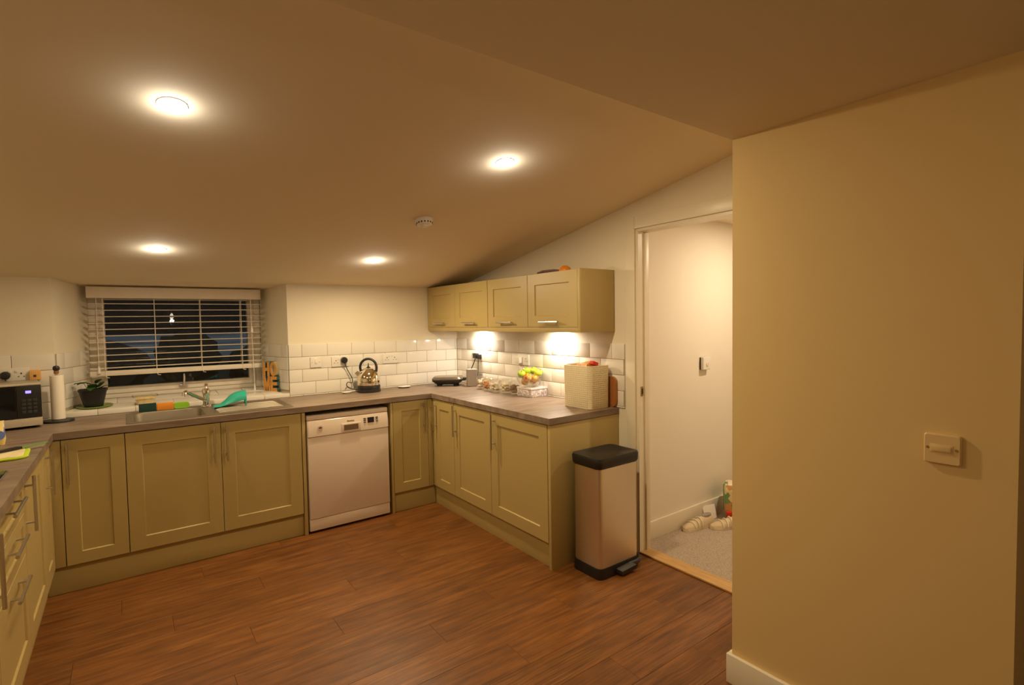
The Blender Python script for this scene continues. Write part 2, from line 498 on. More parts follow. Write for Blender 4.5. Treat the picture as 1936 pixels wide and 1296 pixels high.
# right (gable) wall with door opening
DY0, DY1, DZ = -2.2, -2.975, 2.05
b = B()
add_prism(b, [(0.0, 0), (DY0, 0), (DY0, zc(DY0) + .05), (0.0, Z0 + .05)], 0.0, 0.1, 'x')
add_prism(b, [(DY0, DZ), (DY1, DZ), (DY1, zc(DY1) + .05), (DY0, zc(DY0) + .05)], 0.0, 0.1, 'x')
add_prism(b, [(DY1, 0), (YE, 0), (YE, zc(YE) + .05), (DY1, zc(DY1) + .05)], 0.0, 0.1, 'x')
wall_right = struct(obj('wall_right', b, M['wall'], smooth=False))
# near wall block with the switch
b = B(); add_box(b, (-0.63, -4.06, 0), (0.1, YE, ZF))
struct(obj('wall_near', b, M['warm_lit_wall'], smooth=False))
b = B(); add_box(b, (XL - 0.2, -7.6, 0), (XL, 0.0, 2.6))
struct(obj('wall_left', b, M['wall'], smooth=False))
b = B(); add_box(b, (XL - 0.2, -7.8, 0), (1.2, -7.6, 2.6))
struct(obj('wall_rear', b, M['wall'], smooth=False))
b = B(); add_box(b, (1.0, -7.6, 0), (1.2, -3.4, 2.6))
struct(obj('wall_rear_right', b, M['wall'], smooth=False))
# hall
b = B(); add_box(b, (0.1, -2.13, 0), (2.7, -2.0, 2.4)); struct(obj('wall_hall', b, M['hall_wall'], smooth=False))
b = B(); add_box(b, (2.6, -3.4, 0), (2.7, -2.13, 2.4)); struct(obj('wall_hall_end', b, M['hall_wall'], smooth=False))
b = B(); add_box(b, (0.1, -3.5, 0), (2.7, -3.4, 2.4)); struct(obj('wall_hall_front', b, M['hall_wall'], smooth=False))
b = B(); add_box(b, (0.1, -3.5, 2.195), (2.7, -2.13, 2.3)); struct(obj('ceiling_hall', b, M['ceiling'], smooth=False))
b = B(); add_box(b, (0.095, -3.45, -0.03), (2.7, -2.1, 0.002)); struct(obj('floor_hall', b, M['carpet'], smooth=False))

# floor: screed plus vinyl planks
b = B(); add_box(b, (XL, -7.6, -0.06), (1.0, 0.0, -0.008)); floor = struct(obj('floor', b, M['underlay'], smooth=False))
PL, PW = 1.22, 0.178
meshes = {}
def plank(x0, x1, y0, y1):
    w, d = round(x1 - x0, 3), round(y1 - y0, 3)
    key = (w, d)
    if key not in meshes:
        bb = B(); add_box(bb, (0.0004, 0.0004, -0.008), (w - 0.0004, d - 0.0004, 0.0), 0.0007, 1)
        o = obj('plank', bb, M['plank'], floor, smooth=False); meshes[key] = o.data
    else:
        o = bpy.data.objects.new('plank', meshes[key]); COL.objects.link(o); o.parent = floor
    o.location = (x0, y0, 0)
y = -0.50; k = 0
offs = [0.0, 0.47, 0.86, 0.21, 0.65, 1.03, 0.35]
while y > -7.5:
    y1 = y; y0 = y - PW
    xa, xb = -3.0, (0.0 if y1 > YE - .02 else (-0.63 if y1 > -4.1 else 1.0))
    x = xa - offs[k % 7]
    while x < xb - 1e-6:
        a, c = max(x, xa), min(x + PL, xb)
        if c - a > 0.03: plank(a, c, y0, y1)
        x += PL
    y = y0; k += 1

# baseboards
def skirt(name, lo, hi, side):
    b = B(); add_box(b, lo, hi, 0.004, 2); return struct(obj(name, b, M['gloss'], smooth=True))
skirt('baseboard_hall', (0.105, -2.147, 0.002), (2.6, -2.13, 0.125), 'y')
skirt('baseboard_near', (-0.648, -4.06, 0.0), (-0.63, YE + 0.016, 0.12), 'x')
skirt('baseboard_return', (-0.6298, YE, 0.0), (-0.02, YE + 0.016, 0.12), 'y')

# door lining, architrave and strike plate
door = struct(box('door_1', (0.0, DY0 - 0.025, 0.0), (0.1, DY0 - 0.001, DZ - 0.002), M['gloss']))
box('lining', (0.0, DY1 + 0.001, 0.0), (0.1, DY1 + 0.025, DZ - 0.002), M['gloss'], door)
box('lining', (0.0, DY1 + 0.026, DZ - 0.025), (0.1, DY0 - 0.026, DZ - 0.002), M['gloss'], door)
box('architrave', (-0.014, DY0 - 0.006, 0.0), (-0.0005, DY0 + 0.064, DZ + 0.068), M['gloss'], door, 0.003)
box('architrave', (-0.014, DY1 - 0.064, 0.0), (-0.0005, DY1 + 0.006, DZ + 0.068), M['gloss'], door, 0.003)
box('architrave', (-0.0142, DY1 + 0.0065, DZ - 0.008), (-0.0005, DY0 - 0.0065, DZ + 0.068), M['gloss'], door, 0.003)
box('door_stop', (0.055, DY0 - 0.037, 0.01), (0.09, DY0 - 0.0255, DZ - 0.03), M['gloss'], door, 0.002)
sp = box('strike_plate', (0.018, DY0 - 0.0275, 1.0), (0.042, DY0 - 0.0252, 1.06), M['brass'], door, 0.0008); sp['label'] = 'small brass strike plate'
box('strike_hole', (0.024, DY0 - 0.0285, 1.012), (0.036, DY0 - 0.0276, 1.048), M['dark'], sp)
b = B(); add_box(b, (-0.004, DY1 + 0.027, 0.0005), (0.098, DY0 - 0.027, 0.012), 0.004, 2)
struct(obj('trim_1', b, M['oak']))

# ---- wall tiles
TP = 0.2018; TH = 0.1012; ZT = 1.326
tile_mesh = {}
def tile(parent, w, h, mtx):
    key = (round(w, 3), round(h, 3))
    if key not in tile_mesh:
        bb = B(); add_box(bb, (0, -0.006, 0), (key[0], 0.0, key[1]), 0.0018, 2)
        o = obj('tile', bb, M['tile'], parent); tile_mesh[key] = o.data
    else:
        o = bpy.data.objects.new('tile', tile_mesh[key]); COL.objects.link(o); o.parent = parent
    o.matrix_local = mtx
    return o
G = 0.0028
def tile_run(parent, origin, ang, length, start, z0, z1, zlow_fn=None):
    """tiles on a vertical face: origin + s*dir, facing local -y; `start` = s of a row-1 joint"""
    R = Matrix.Rotation(ang, 4, 'Z')
    row = 0
    zt = z1
    while zt > z0 + 0.004:
        zb = max(zt - TH, z0)
        s = start + (0 if row % 2 == 0 else TP / 2)
        while s > 0: s -= TP
        while s < length - 1e-4:
            a, c = max(s, 0), min(s + TP, length)
            if c - a > 0.012 and zb < zt - 0.01:
                p = Vector(origin) + R @ Vector((a + G / 2, -0.0015, 0)); p.z = zb + G / 2
                tile(parent, c - a - G, zt - zb - G, Matrix.Translation(p) @ R)
            s += TP
        zt -= TH; row += 1
def grout(parent, poly):
    bb = B(); add_prism(bb, poly[0], poly[1], poly[2], poly[3]); return obj('grout', bb, M['grout'], parent, smooth=False)

# back wall right of the window (joint measured at x=-1.440), and left of it
tile_run(wall_back, (-1.541, 0, 0), 0, 1.541 - 0.008, 0.101, WT, ZT)
box('grout', (-1.541, -0.0035, WT + .001), (-0.0005, -0.0003, ZT - .002), M['grout'], wall_back)
tile_run(wall_back, (XL + .001, 0, 0), 0, 0.574, 0.17, WT, ZT)
box('grout', (XL + .001, -0.0035, WT + .001), (-2.936, -0.0003, ZT - .002), M['grout'], wall_back)
# splayed reveals
angL = math.atan2(0.42, 0.15); lenL = sqrt(0.42 ** 2 + 0.15 ** 2)
angR = math.atan2(-0.42, 0.115); lenR = sqrt(0.42 ** 2 + 0.115 ** 2)
tile_run(wall_back, (-2.933, 0.0, 0), angL, lenL - 0.03, 0.09, 0.965, ZT)
tile_run(wall_back, (-1.655, 0.418, 0), angR, lenR - 0.004, 0.13, 0.965, ZT)
def grout_rev(p, ang, ln):
    R = Matrix.Rotation(ang, 4, 'Z')
    bb = B(); add_box(bb, (0.0, -0.0035, 0.95), (ln, -0.0003, ZT - .002), mtx=Matrix.Translation(Vector(p)) @ R)
    obj('grout', bb, M['grout'], wall_back, smooth=False)
grout_rev((-2.9310, 0.0055, 0), angL, lenL - 0.036); grout_rev((-1.655, 0.418, 0), angR, lenR - 0.004)
# tiled window sill: riser pieces and flat pieces
box('grout', (-2.93, -0.0035, WT + .001), (-1.545, -0.0003, 0.935), M['grout'], wall_back)
sx = -2.937 ; xj = [-2.937, -2.737, -2.535, -2.31, -2.11, -1.925, -1.726, -1.541]
for a, c in zip(xj[:-1], xj[1:]):
    tile(wall_back, c - a - G, 0.940 - WT - .001, Matrix.Translation((a + G / 2, -0.0012, WT + 0.0015)))
slope = atan((0.962 - 0.936) / 0.42)
for r, (ya, yb) in enumerate(((-0.004, 0.20), (0.203, 0.415))):
    fl = -2.928 + 0.15 * (yb / 0.42) ; fr = -1.548 - 0.115 * (yb / 0.42)
    js = [fl] + [x + (0.1 if r else 0) for x in xj if fl + .03 < x + (0.1 if r else 0) < fr - .03] + [fr]
    for a, c in zip(js[:-1], js[1:]):
        mt = Matrix.Translation((a + G / 2, ya, 0.9375 + 0.0619 * ya)) @ Matrix.Rotation(slope - pi / 2, 4, 'X')
        # local z -> +y after this rotation only if the sign is right
        o = tile(wall_back, c - a - G, yb - ya - G, mt)
# right wall tiles: run along -y, facing -x
tile_run(wall_right, (0, -0.008, 0), -pi / 2, 2.107, 0.182, WT, ZT)
box('grout', (-0.0035, -2.115, WT + .001), (-0.0003, -0.0045, ZT - .002), M['grout'], wall_right)

# ------------------------------------------------------------------ WINDOW
win = struct(thing('window_1', '', '', (-2.222, 0.43, 0.968)))
for k_ in ('label', 'category'): del win[k_]
w2 = 0.563; h = 0.80
def frame_ring(b, w, z0, z1, t, y0, y1, bev=0.004):
    add_box(b, (-w, y0, z0), (-w + t, y1, z1), bev); add_box(b, (w - t, y0, z0), (w, y1, z1), bev)
    add_box(b, (-w + t - .003, y0, z0), (w - t + .003, y1, z0 + t), bev); add_box(b, (-w + t - .003, y0, z1 - t), (w - t + .003, y1, z1), bev)
b = B(); frame_ring(b, w2, 0.0, h, 0.05, 0.0, 0.07); obj('window_frame', b, M['upvc'], win)
b = B(); frame_ring(b, 0.515, 0.035, h - 0.035, 0.048, -0.012, 0.05, 0.006); sash = obj('sash', b, M['upvc'], win)
box('pane', (-0.468, 0.018, 0.08), (0.468, 0.024, h - 0.08), M['pane'], sash)
b = B(); add_box(b, (-0.03, -0.028, 0.046), (0.03, -0.0125, 0.066), 0.004); add_tube(b, [(0.0, -0.03, 0.058), (0.002, -0.036, 0.08), (0.004, -0.038, 0.125), (0.003, -0.035, 0.15)], 0.008, 8, taper=[1.2, 1.1, 1, .8])
hd = obj('window_handle', b, M['steel'], win); hd['label'] = 'grey lever handle'
b = B(); add_box(b, (-0.485, -0.03, 0.10), (-0.465, -0.0125, 0.135), 0.003); obj('latch', b, M['white'], win)

# ------------------------------------------------------------------ VENETIAN BLIND
bl = thing('venetian_blind', 'white horizontal slat venetian blind hanging over the window, lowered almost to the sill', 'blind', (-2.229, 0.30, 1.69))
b = B(); add_box(b, (-0.553, -0.028, 0.002), (0.553, 0.03, 0.082), 0.006, 3); obj('headrail', b, M['blind'], bl)
slat_bm = B()
prof = []
for i in range(7):
    t = -1 + i / 3
    prof.append((t * 0.025, 0.0035 * (1 - t * t)))
prof += [(p[0], p[1] - 0.003) for p in reversed(prof)]
add_prism(slat_bm, prof, -0.549, 0.549, 'x')
s0 = obj('slat', slat_bm, M['blind'], bl, (0, 0, -0.036))
zs = [-0.036 - 0.0455 * i for i in range(11)]
for i, z in enumerate(zs[1:]):
    s = bpy.data.objects.new('slat', s0.data); COL.objects.link(s); s.parent = bl; s.location = (0, 0, z)
    s.rotation_euler = (radians(random.uniform(-2, 2)), radians(random.uniform(-.15, .15)), 0)
b = B(); add_box(b, (-0.549, -0.026, -0.549), (0.549, 0.026, -0.513), 0.006, 2); obj('bottom_rail', b, M['blind'], bl, rot=(0, radians(0.25), 0))
for x in (-0.465, -0.165, 0.125, 0.405):
    b = B()
    add_tube(b, [(x, -0.0275, 0.0), (x, -0.0275, -0.53)], 0.0022, 6); add_tube(b, [(x, 0.0275, 0.0), (x, 0.0275, -0.53)], 0.0022, 6)
    for z in zs: add_tube(b, [(x, -0.0275, z - .004), (x, 0.0275, z - .004)], 0.001, 4)
    add_tube(b, spline([(x, -0.028, -0.53), (x + .005, -0.034, -0.555), (x + 0.022, -0.032, -0.56)], 4), 0.002, 5)
    obj('ladder_cord', b, M['blind'], bl)
b = B(); add_tube(b, [(0.475, -0.034, 0.01), (0.478, -0.036, -0.3), (0.484, -0.038, -0.68)], 0.0025, 6)
add_lathe(b, [(0.003, -0.74), (0.008, -0.735), (0.006, -0.70), (0.003, -0.68)], 10, mtx=Matrix.Translation((0.484, -0.038, 0)))
add_lathe(b, [(0.004, -0.27), (0.011, -0.262), (0.007, -0.225), (0.003, -0.21)], 10, mtx=Matrix.Translation((0.479, -0.036, 0)))
obj('pull_cord', b, M['white'], bl)
b = B(); add_tube(b, [(-0.50, -0.034, 0.01), (-0.50, -0.036, -0.48)], 0.002, 6)
add_lathe(b, [(0.003, -0.53), (0.010, -0.525), (0.008, -0.49), (0.003, -0.475)], 10, mtx=Matrix.Translation((-0.50, -0.036, 0)))
obj('tilt_cord', b, M['white'], bl)

# outside, night
b = B(); add_box(b, (-40, 0.65, -0.6), (40, 34, -0.5)); struct(obj('ground_outside', b, M['lawn'], smooth=False))
b = B(); add_box(b, (-120, 34, -0.6), (120, 160, -0.45)); struct(obj('ground_outside_field', b, M['field'], smooth=False))
def blob(bm, c, r, seed, n=3):
    t = bmesh.new(); bmesh.ops.create_icosphere(t, subdivisions=n, radius=1.0)
    rnd = random.Random(seed)
    ph = [rnd.uniform(0, 6) for _ in range(6)]
    for v in t.verts:
        d = v.co.normalized()
        f = 1 + 0.13 * sin(6 * d.x + ph[0]) * sin(5 * d.y + ph[1]) + 0.10 * sin(11 * d.z + ph[2]) * sin(9 * d.x + ph[3]) + 0.05 * rnd.uniform(-1, 1)
        v.co = Vector((d.x * r[0] * f, d.y * r[1] * f, d.z * r[2] * f)) + Vector(c)
    _merge(bm, t)
for i, (x, y_, w_, hh) in enumerate(((-3.1, 16.0, 1.1, 0.80), (-0.9, 17.0, 0.95, 0.95), (0.85, 16.5, 0.55, 0.62))):
    s = B(); blob(s, (0, 0, hh * .9), (w_, .8, hh), 10 + i)
    tag(obj('bush', s, M['foliage'], loc=(x, y_, -0.5)), ['low dark bush outside, behind the left of the window', 'tallest dark bush outside, behind the middle of the window', 'small dark bush outside, behind the right of the window'][i], 'bush', 'dark bushes outside the window')

# ------------------------------------------------------------------ CEILING LIGHTS, DETECTOR
nrm = -atan(SL)
def downlight(label, x, y, k=1.0):
    t = thing('ceiling_spotlight', label, 'light', (x, y, zc(y)), group='recessed ceiling spotlights', rot=(nrm, 0, 0))
    b = B()
    add_lathe(b, [(0.0425, -0.0005), (0.046, -0.0005), (0.0455, -0.002), (0.043, -0.003), (0.0425, -0.002), (0.0425, -0.0005)], 32, False, False)
    obj('bezel', b, M['white'], t)
    b = B(); add_lathe(b, [(0.042, -0.001), (0.042, -0.004), (0.034, -0.008), (0.015, -0.0105), (0.001, -0.011)], 28)
    obj('lens', b, M['lens'], t)
    light('lamp_light', 'AREA', t, (0, 0, -0.0125), SPOT_W * k, SPOT_COL, 0.066)
    light('halo_light', 'POINT', t, (0, 0, -0.05), HALO_W, (1.0, 0.92, 0.80), 0.012)  # added unseen light, imitates lens bloom on the ceiling round the spotlight
    return t
downlight('round white spotlight nearest the camera, large in the upper left of the sloping ceiling', -2.412, -2.289, 0.8)
downlight('round white spotlight high on the sloping ceiling, nearest the doorway', -1.094, -2.35, 1.1)
downlight('round white spotlight low on the sloping ceiling just above the window', -2.403, -0.71, 0.68)
downlight('round white spotlight low on the sloping ceiling above the kettle and wall cabinets', -1.104, -0.726, 1.15)

sd = thing('smoke_detector', 'round white smoke detector on the sloping ceiling between two spotlights', 'smoke detector', (-1.127, -1.57, zc(-1.57)), rot=(nrm, 0, 0))
b = B(); add_lathe(b, [(0.052, -0.0005), (0.053, -0.008), (0.050, -0.012), (0.050, -0.02), (0.045, -0.034), (0.038, -0.037), (0.001, -0.037)], 32); obj('body', b, M['white'], sd)
b = B(); add_lathe(b, [(0.020, -0.0375), (0.020, -0.043), (0.016, -0.046), (0.001, -0.046)], 20); obj('test_button', b, M['white'], sd)
b = B()
for i in range(16):
    a = i * pi / 8
    add_box(b, (-0.004, 0.0455, -0.031), (0.004, 0.0490, -0.021), mtx=Matrix.Rotation(a, 4, 'Z'))
add_box(b, (-0.008, 0.021, -0.0385), (0.008, 0.031, -0.0372))
obj('vent_slot', b, M['darkprint'], sd)

# ------------------------------------------------------------------ CABINETS
def door_mesh(w, h, st=0.078, t=0.019, rec=0.007):
    """shaker front, local x 0..w, z 0..h, front at y=-t"""
    b = B()
    o = [(0, 0), (w, 0), (w, h), (0, h)]
    i1 = [(st, st), (w - st, st), (w - st, h - st), (st, h - st)]
    e = 0.0045
    i2 = [(st + e, st + e), (w - st - e, st + e), (w - st - e, h - st - e), (st + e, h - st - e)]
    c = 0.0015
    oc = [(c, c), (w - c, c), (w - c, h - c), (c, h - c)]
    def lp(p, y): return [(x, y, z) for x, z in p]
    add_loft(b, [lp(o, 0), lp(o, -t + c), lp(oc, -t), lp(i1, -t), lp(i2, -t + rec)], True, True)
    return b

def bar_handle(parent, c, length, vert, off=-0.019, flip=1):
    """bar handle standing 34 mm off the front"""
    b = B()
    x, z = c; y = off - 0.030; h2 = length / 2; p = length * 0.33
    if vert:
        add_tube(b, [(x, y, z - h2), (x, y, z + h2)], 0.0062, 10)
        for s in (-1, 1): add_tube(b, [(x, off, z + s * p), (x, y + .002, z + s * p)], 0.0048, 8)
    else:
        add_tube(b, [(x - h2, y, z), (x + h2, y, z)], 0.0062, 10)
        for s in (-1, 1): add_tube(b, [(x + s * p, off, z), (x + s * p, y + .002, z)], 0.0048, 8)
    return obj('handle', b, M['steel'], parent)

ROT = {'back': 0.0, 'right': -pi / 2, 'left': pi / 2}
def base_unit(label, run, pos, w, fronts, name='base_cabinet', group='base cabinets', depth=0.55):
    """pos = world start of local x; fronts = list of (x0, z0, w, h, kind, handle)"""
    y0 = 0.571
    if run == 'back': loc = (pos, -y0, 0)
    elif run == 'right': loc = (-y0, pos, 0)
    else: loc = (-2.949, pos, 0)
    t = thing(name, label, 'cabinet', loc, ROT[run], group)
    b = B()
    add_box(b, (0.0005, 0.0, 0.152), (0.018, depth, 0.868)); add_box(b, (w - 0.018, 0.0, 0.152), (w - 0.0005, depth, 0.868))
    add_box(b, (0.018, 0.0, 0.152), (w - 0.018, depth, 0.17)); add_box(b, (0.018, depth - 0.012, 0.17), (w - 0.018, depth, 0.868))
    add_box(b, (0.018, 0.0, 0.80), (w - 0.018, 0.02, 0.868))
    obj('carcass', b, M['cabin'], t, smooth=False)
    for (x0, z0, fw, fh, kind, hc, ln, vert) in fronts:
        d = obj(kind, door_mesh(fw, fh, min(0.078, fw * 0.24, fh * 0.26)), M['cab'], t, (x0, -0.001, z0))
        if hc: bar_handle(d, (hc[0] - x0, hc[1] - z0), ln, vert)
    return t
DZ0, DH = 0.157, 0.708        # door bottom and height
HV = 0.738
def dr(x0, w, hx, hz=HV, ln=0.235): return (x0 + .0015, DZ0, w - .003, DH, 'door', (hx, hz) if hx is not None else None, ln, True)

# back run
base_unit('narrow sage base cabinet in the left back corner under the worktop, beside the sink unit', 'back', -2.882, 0.285, [dr(0, 0.285, 0.028)])
base_unit('wide sage double door base cabinet under the sink', 'back', -2.596, 0.988, [dr(0, 0.493, 0.452), dr(0.493, 0.493, 0.523)])
# dishwasher cheeks
for x, l in ((-1.606, 'sage end panel to the left of the white dishwasher'), (-0.951, 'sage end panel to the right of the white dishwasher')):
    t = thing('side_panel', l, 'panel', (x, -0.59, 0))
    box('board', (0, 0, 0.0), (0.0225 if x < -1.2 else 0.018, 0.56, 0.868), M['cab'], t, 0.0012)
base_unit('narrow sage base cabinet between the dishwasher and the right back corner', 'back', -0.932, 0.30, [dr(0, 0.30, 0.262)])
# right run (local x runs towards the camera)
base_unit('narrow sage base cabinet at the back end of the right run', 'right', -0.632, 0.30, [dr(0, 0.30, 0.03)])
base_unit('sage base cabinet second from the back on the right run', 'right', -0.933, 0.50, [dr(0, 0.50, 0.035)])
base_unit('wide sage base cabinet nearest the bin on the right run', 'right', -1.434, 0.598, [dr(0, 0.598, 0.05)])
t = thing('side_panel', 'tall sage end panel of the right run beside the pedal bin', 'panel', (-0.59, -2.058, 0))
box('board', (0, 0, 0), (0.585, 0.022, 0.868), M['cab'], t, 0.0012)
# corner posts (fillers)
for (lo, hi, l) in (((-2.949, -0.588, 0.157), (-2.884, -0.571, 0.866), 'sage corner filler strip in the left back corner'), ((-0.631, -0.588, 0.157), (-0.5895, -0.571, 0.866), 'sage corner filler strip in the right back corner on the back run'), ((-0.588, -0.631, 0.157), (-0.571, -0.5895, 0.866), 'sage corner filler strip in the right back corner on the right run')):
    c = Vector(lo)
    t = thing('corner_filler', l, 'filler', lo)
    box('strip', (0, 0, 0), tuple(Vector(hi) - c), M['cab'], t, 0.001)
# left run, local x grows away from the camera
base_unit('narrow sage base cabinet at the far end of the left run', 'left', -0.925, 0.335, [dr(0, 0.335, 0.13)])
base_unit('sage base cabinet with a tall bar handle next to the drawers on the left run', 'left', -1.482, 0.555, [dr(0, 0.555, 0.035, 0.755, 0.235)])
base_unit('sage drawer unit with three bar handles on the left run', 'left', -2.085, 0.60,
          [(0.0015, 0.738, 0.597, 0.127, 'drawer', (0.30, 0.835), 0.25, False),
           (0.0015, 0.572, 0.597, 0.163, 'drawer', (0.30, 0.69), 0.25, False),
           (0.0015, DZ0, 0.597, 0.412, 'drawer', (0.30, 0.527), 0.25, False)], name='drawer_unit', group='base cabinets')
base_unit('sage base cabinet nearest the camera on the left run', 'left', -2.69, 0.60, [dr(0, 0.60, 0.525)])
# plinths
for lo, hi, l in (((-2.968, -0.565, 0.0), (-1.607, -0.549, 0.150), 'long sage plinth under the sink cabinets'),
                  ((-0.932, -0.565, 0.0), (-0.5655, -0.549, 0.150), 'short sage plinth right of the dishwasher'),
                  ((-0.565, -2.035, 0.0), (-0.549, -0.549, 0.150), 'sage plinth along the floor under the right run'),
                  ((-2.985, -2.69, 0.0), (-2.969, -0.549, 0.150), 'sage plinth along the floor under the left run')):
    t = thing('plinth', l, 'plinth', lo, group='plinths')
    box('board', (0, 0, 0), tuple(Vector(hi) - Vector(lo)), M['cab'], t, 0.001)

# wall cabinets on the gable wall
wz0, wz1 = 1.438, 1.802
names = ['first sage wall cabinet from the corner, farthest from the doorway', 'second sage wall cabinet from the corner, over the left cupboard light', 'third sage wall cabinet from the corner, over the glass jars', 'fourth sage wall cabinet, nearest the doorway, with things lying on top']
for i, y in enumerate((-0.006, -0.506, -1.008, -1.509)):
    t = thing('wall_cabinet', names[i], 'cabinet', (-0.292, y, wz0), -pi / 2, 'wall cabinets')
    b = B(); add_box(b, (0.0005, 0.0, 0.0), (0.4995, 0.284, wz1 - wz0 - .002)); obj('carcass', b, M['cab'], t, smooth=False)
    d = obj('door', door_mesh(0.497, wz1 - wz0 - 0.002, 0.075), M['cab'], t, (0.0015, -0.001, 0.001))
    bar_handle(d, (0.2485, 0.035), 0.19, False)
t = thing('wall_cabinet_end_panel', 'sage end panel of the wall cabinets facing the doorway', 'panel', (-0.312, -2.032, 1.406))
box('board', (0, 0, 0), (0.304, 0.022, 0.398), M['cab'], t, 0.001)
t = thing('pelmet', 'long sage light pelmet strip below the wall cabinets', 'pelmet', (-0.309, -2.009, 1.406))
box('board', (0, 0, 0), (0.018, 2.003, 0.031), M['cab'], t, 0.001)

# under-cabinet lights: wedge fittings against the wall
for y, l in ((-0.475, 'small lit wedge light under the wall cabinets nearer the corner'), (-1.525, 'small lit wedge light under the wall cabinets nearer the doorway')):
    t = thing('cupboard_light', l, 'light', (-0.008, y, wz0 - 0.001), group='lights under the wall cabinets')
    b = B(); add_prism(b, [(-0.075, 0.0), (0.0, 0.0), (0.0, -0.012), (-0.075, -0.03)], -0.045, 0.045, 'y', bev=0.002); obj('housing', b, M['steel'], t)
    b = B(); add_loft(b, [[(x * 1.0, yy, z) for x, yy, z in circ(0.024, 0, 20)], [(x * .8, yy * .8, z) for x, yy, z in circ(0.024, -0.008, 20)]]); obj('lens', b, M['underlens'], t, (-0.042, 0, -0.0245), (0, radians(13), 0))
    light('lamp_light', 'AREA', t, (-0.050, 0, -0.036), UNDER_W, UNDER_COL, 0.04, (0, radians(-4), 0))

# ------------------------------------------------------------------ WORKTOP (one continuous U with the sink cut-out)
SXa, SXb, SYa, SYb = -2.555, -2.165, -0.525, -0.125       # bowl opening
b = B()
zt0, zt1 = 0.872, WT
add_box(b, (XL + .002, -0.6, zt0), (SXa - .01, -0.008, zt1))
add_box(b, (SXb + .01, -0.6, zt0), (-0.008, -0.008, zt1))
add_box(b, (SXa - .01, -0.6, zt0), (SXb + .01, SYa - .01, zt1)); add_box(b, (SXa - .01, SYb + .01, zt0), (SXb + .01, -0.008, zt1))
add_box(b, (-0.6, -2.063, zt0), (-0.008, -0.6, zt1))
add_box(b, (XL + .002, -2.72, zt0), (-2.911, -0.6, zt1))
tag(obj('worktop', b, M['worktop'], smooth=False), 'grey brown laminate worktop running round three sides of the kitchen', 'worktop')

# ------------------------------------------------------------------ SINK
sk = thing('sink', 'stainless steel sink with bowl on the left and ribbed drainer on the right', 'sink', (-2.115, -0.322, WT))
cx = (SXa + SXb) / 2 + 2.115; cy = (SYa + SYb) / 2 + 0.322; bw = SXb - SXa; bd = SYb - SYa
b = B()
out = lambda z, k=0: rrect(0.945 - k, 0.475 - k, 0.03, z, 6)
inn = lambda z, k=0, r=0.06: rrect(bw - k, bd - k, r, z, 6, cx, cy)
add_loft(b, [out(0.0005), out(0.005), out(0.006, 0.006), out(0.004, 0.02), inn(0.004, 0.0), inn(0.001, 0.006), inn(-0.02, 0.012), inn(-0.13, 0.03), inn(-0.15, 0.07, .08), inn(-0.155, 0.16, .06)], False, True)
obj('basin', b, M['sinksteel'], sk)
for i in range(6):
    yy = -0.15 + i * 0.052
    b = B(); add_tube(b, [(0.02, yy, 0.0035), (0.05, yy, 0.006), (0.22, yy, 0.0075), (0.40, yy, 0.008), (0.42, yy, 0.0035)], 0.0065, 8, taper=[.5, 1, 1, 1, .5]); obj('drainer_rib', b, M['sinksteel'], sk)
b = B(); add_lathe(b, [(0.035, 0), (0.034, 0.003), (0.02, 0.0005), (0.005, 0.0)], 20); w = obj('waste', b, M['chrome'], sk, (cx, cy, -0.154))

tp = thing('mixer_tap', 'chrome mixer tap with long spout swung out over the sink bowl', 'tap', (-2.128, -0.118, WT + 0.006))
b = B(); add_lathe(b, [(0.03, 0), (0.029, 0.008), (0.023, 0.015), (0.022, 0.07), (0.026, 0.08), (0.026, 0.11), (0.020, 0.125), (0.006, 0.128)], 20); obj('body', b, M['chrome'], tp)
b = B(); add_tube(b, spline([(0, 0, 0.04), (-0.03, -0.06, 0.062), (-0.085, -0.13, 0.098), (-0.135, -0.195, 0.13)], 5), 0.011, 10); add_tube(b, [(-0.132, -0.19, 0.131), (-0.145, -0.207, 0.128), (-0.147, -0.209, 0.106)], 0.0135, 10); obj('spout', b, M['chrome'], tp)
b = B(); add_tube(b, [(0, 0, 0.124), (0.0, 0.004, 0.14), (0.002, 0.01, 0.158)], 0.014, 10, taper=[.8, 1, .9]); obj('lever', b, M['chrome'], tp)

# ------------------------------------------------------------------ DISHWASHER
dw = thing('dishwasher', 'white freestanding dishwasher under the worktop', 'dishwasher', (-1.274, -0.585, 0))
b = B(); add_box(b, (-0.299, 0.012, 0.012), (0.299, 0.55, 0.80), 0.004)
obj('cabinet', b, M['appliance'], dw)
b = B(); add_box(b, (-0.2985, -0.004, 0.807), (0.2985, 0.55, 0.838), 0.004); obj('top', b, M['appliance'], dw)
b = B()
add_loft(b, [[(x, y_, z) for x, y_ in ((-0.298, 0.01), (-0.298, -yf + .004), (-0.290, -yf), (0.290, -yf), (0.298, -yf + .004), (0.298, 0.01))] for z, yf in ((0.688, 0.018), (0.692, 0.022), (0.75, 0.020), (0.799, 0.008), (0.8045, 0.002))])
cp = obj('control_panel', b, M['appliance2'], dw, ang=25)
b = B(); add_box(b, (-0.298, -0.016, 0.104), (0.298, 0.011, 0.686), 0.004); obj('door', b, M['appliance'], dw)
b = B(); add_box(b, (-0.298, -0.010, 0.018), (0.298, 0.011, 0.102), 0.003); obj('kick_panel', b, M['appliance'], dw)
gr = box('grip', (-0.06, -0.0265, 0.698), (0.08, -0.018, 0.758), M['appliance2'], cp, 0.003)
box('grip_recess', (-0.045, -0.0275, 0.708), (0.062, -0.0262, 0.748), M['recess'], cp)
box('display', (0.135, -0.0232, 0.742), (0.184, -0.015, 0.781), M['lcd'], cp)
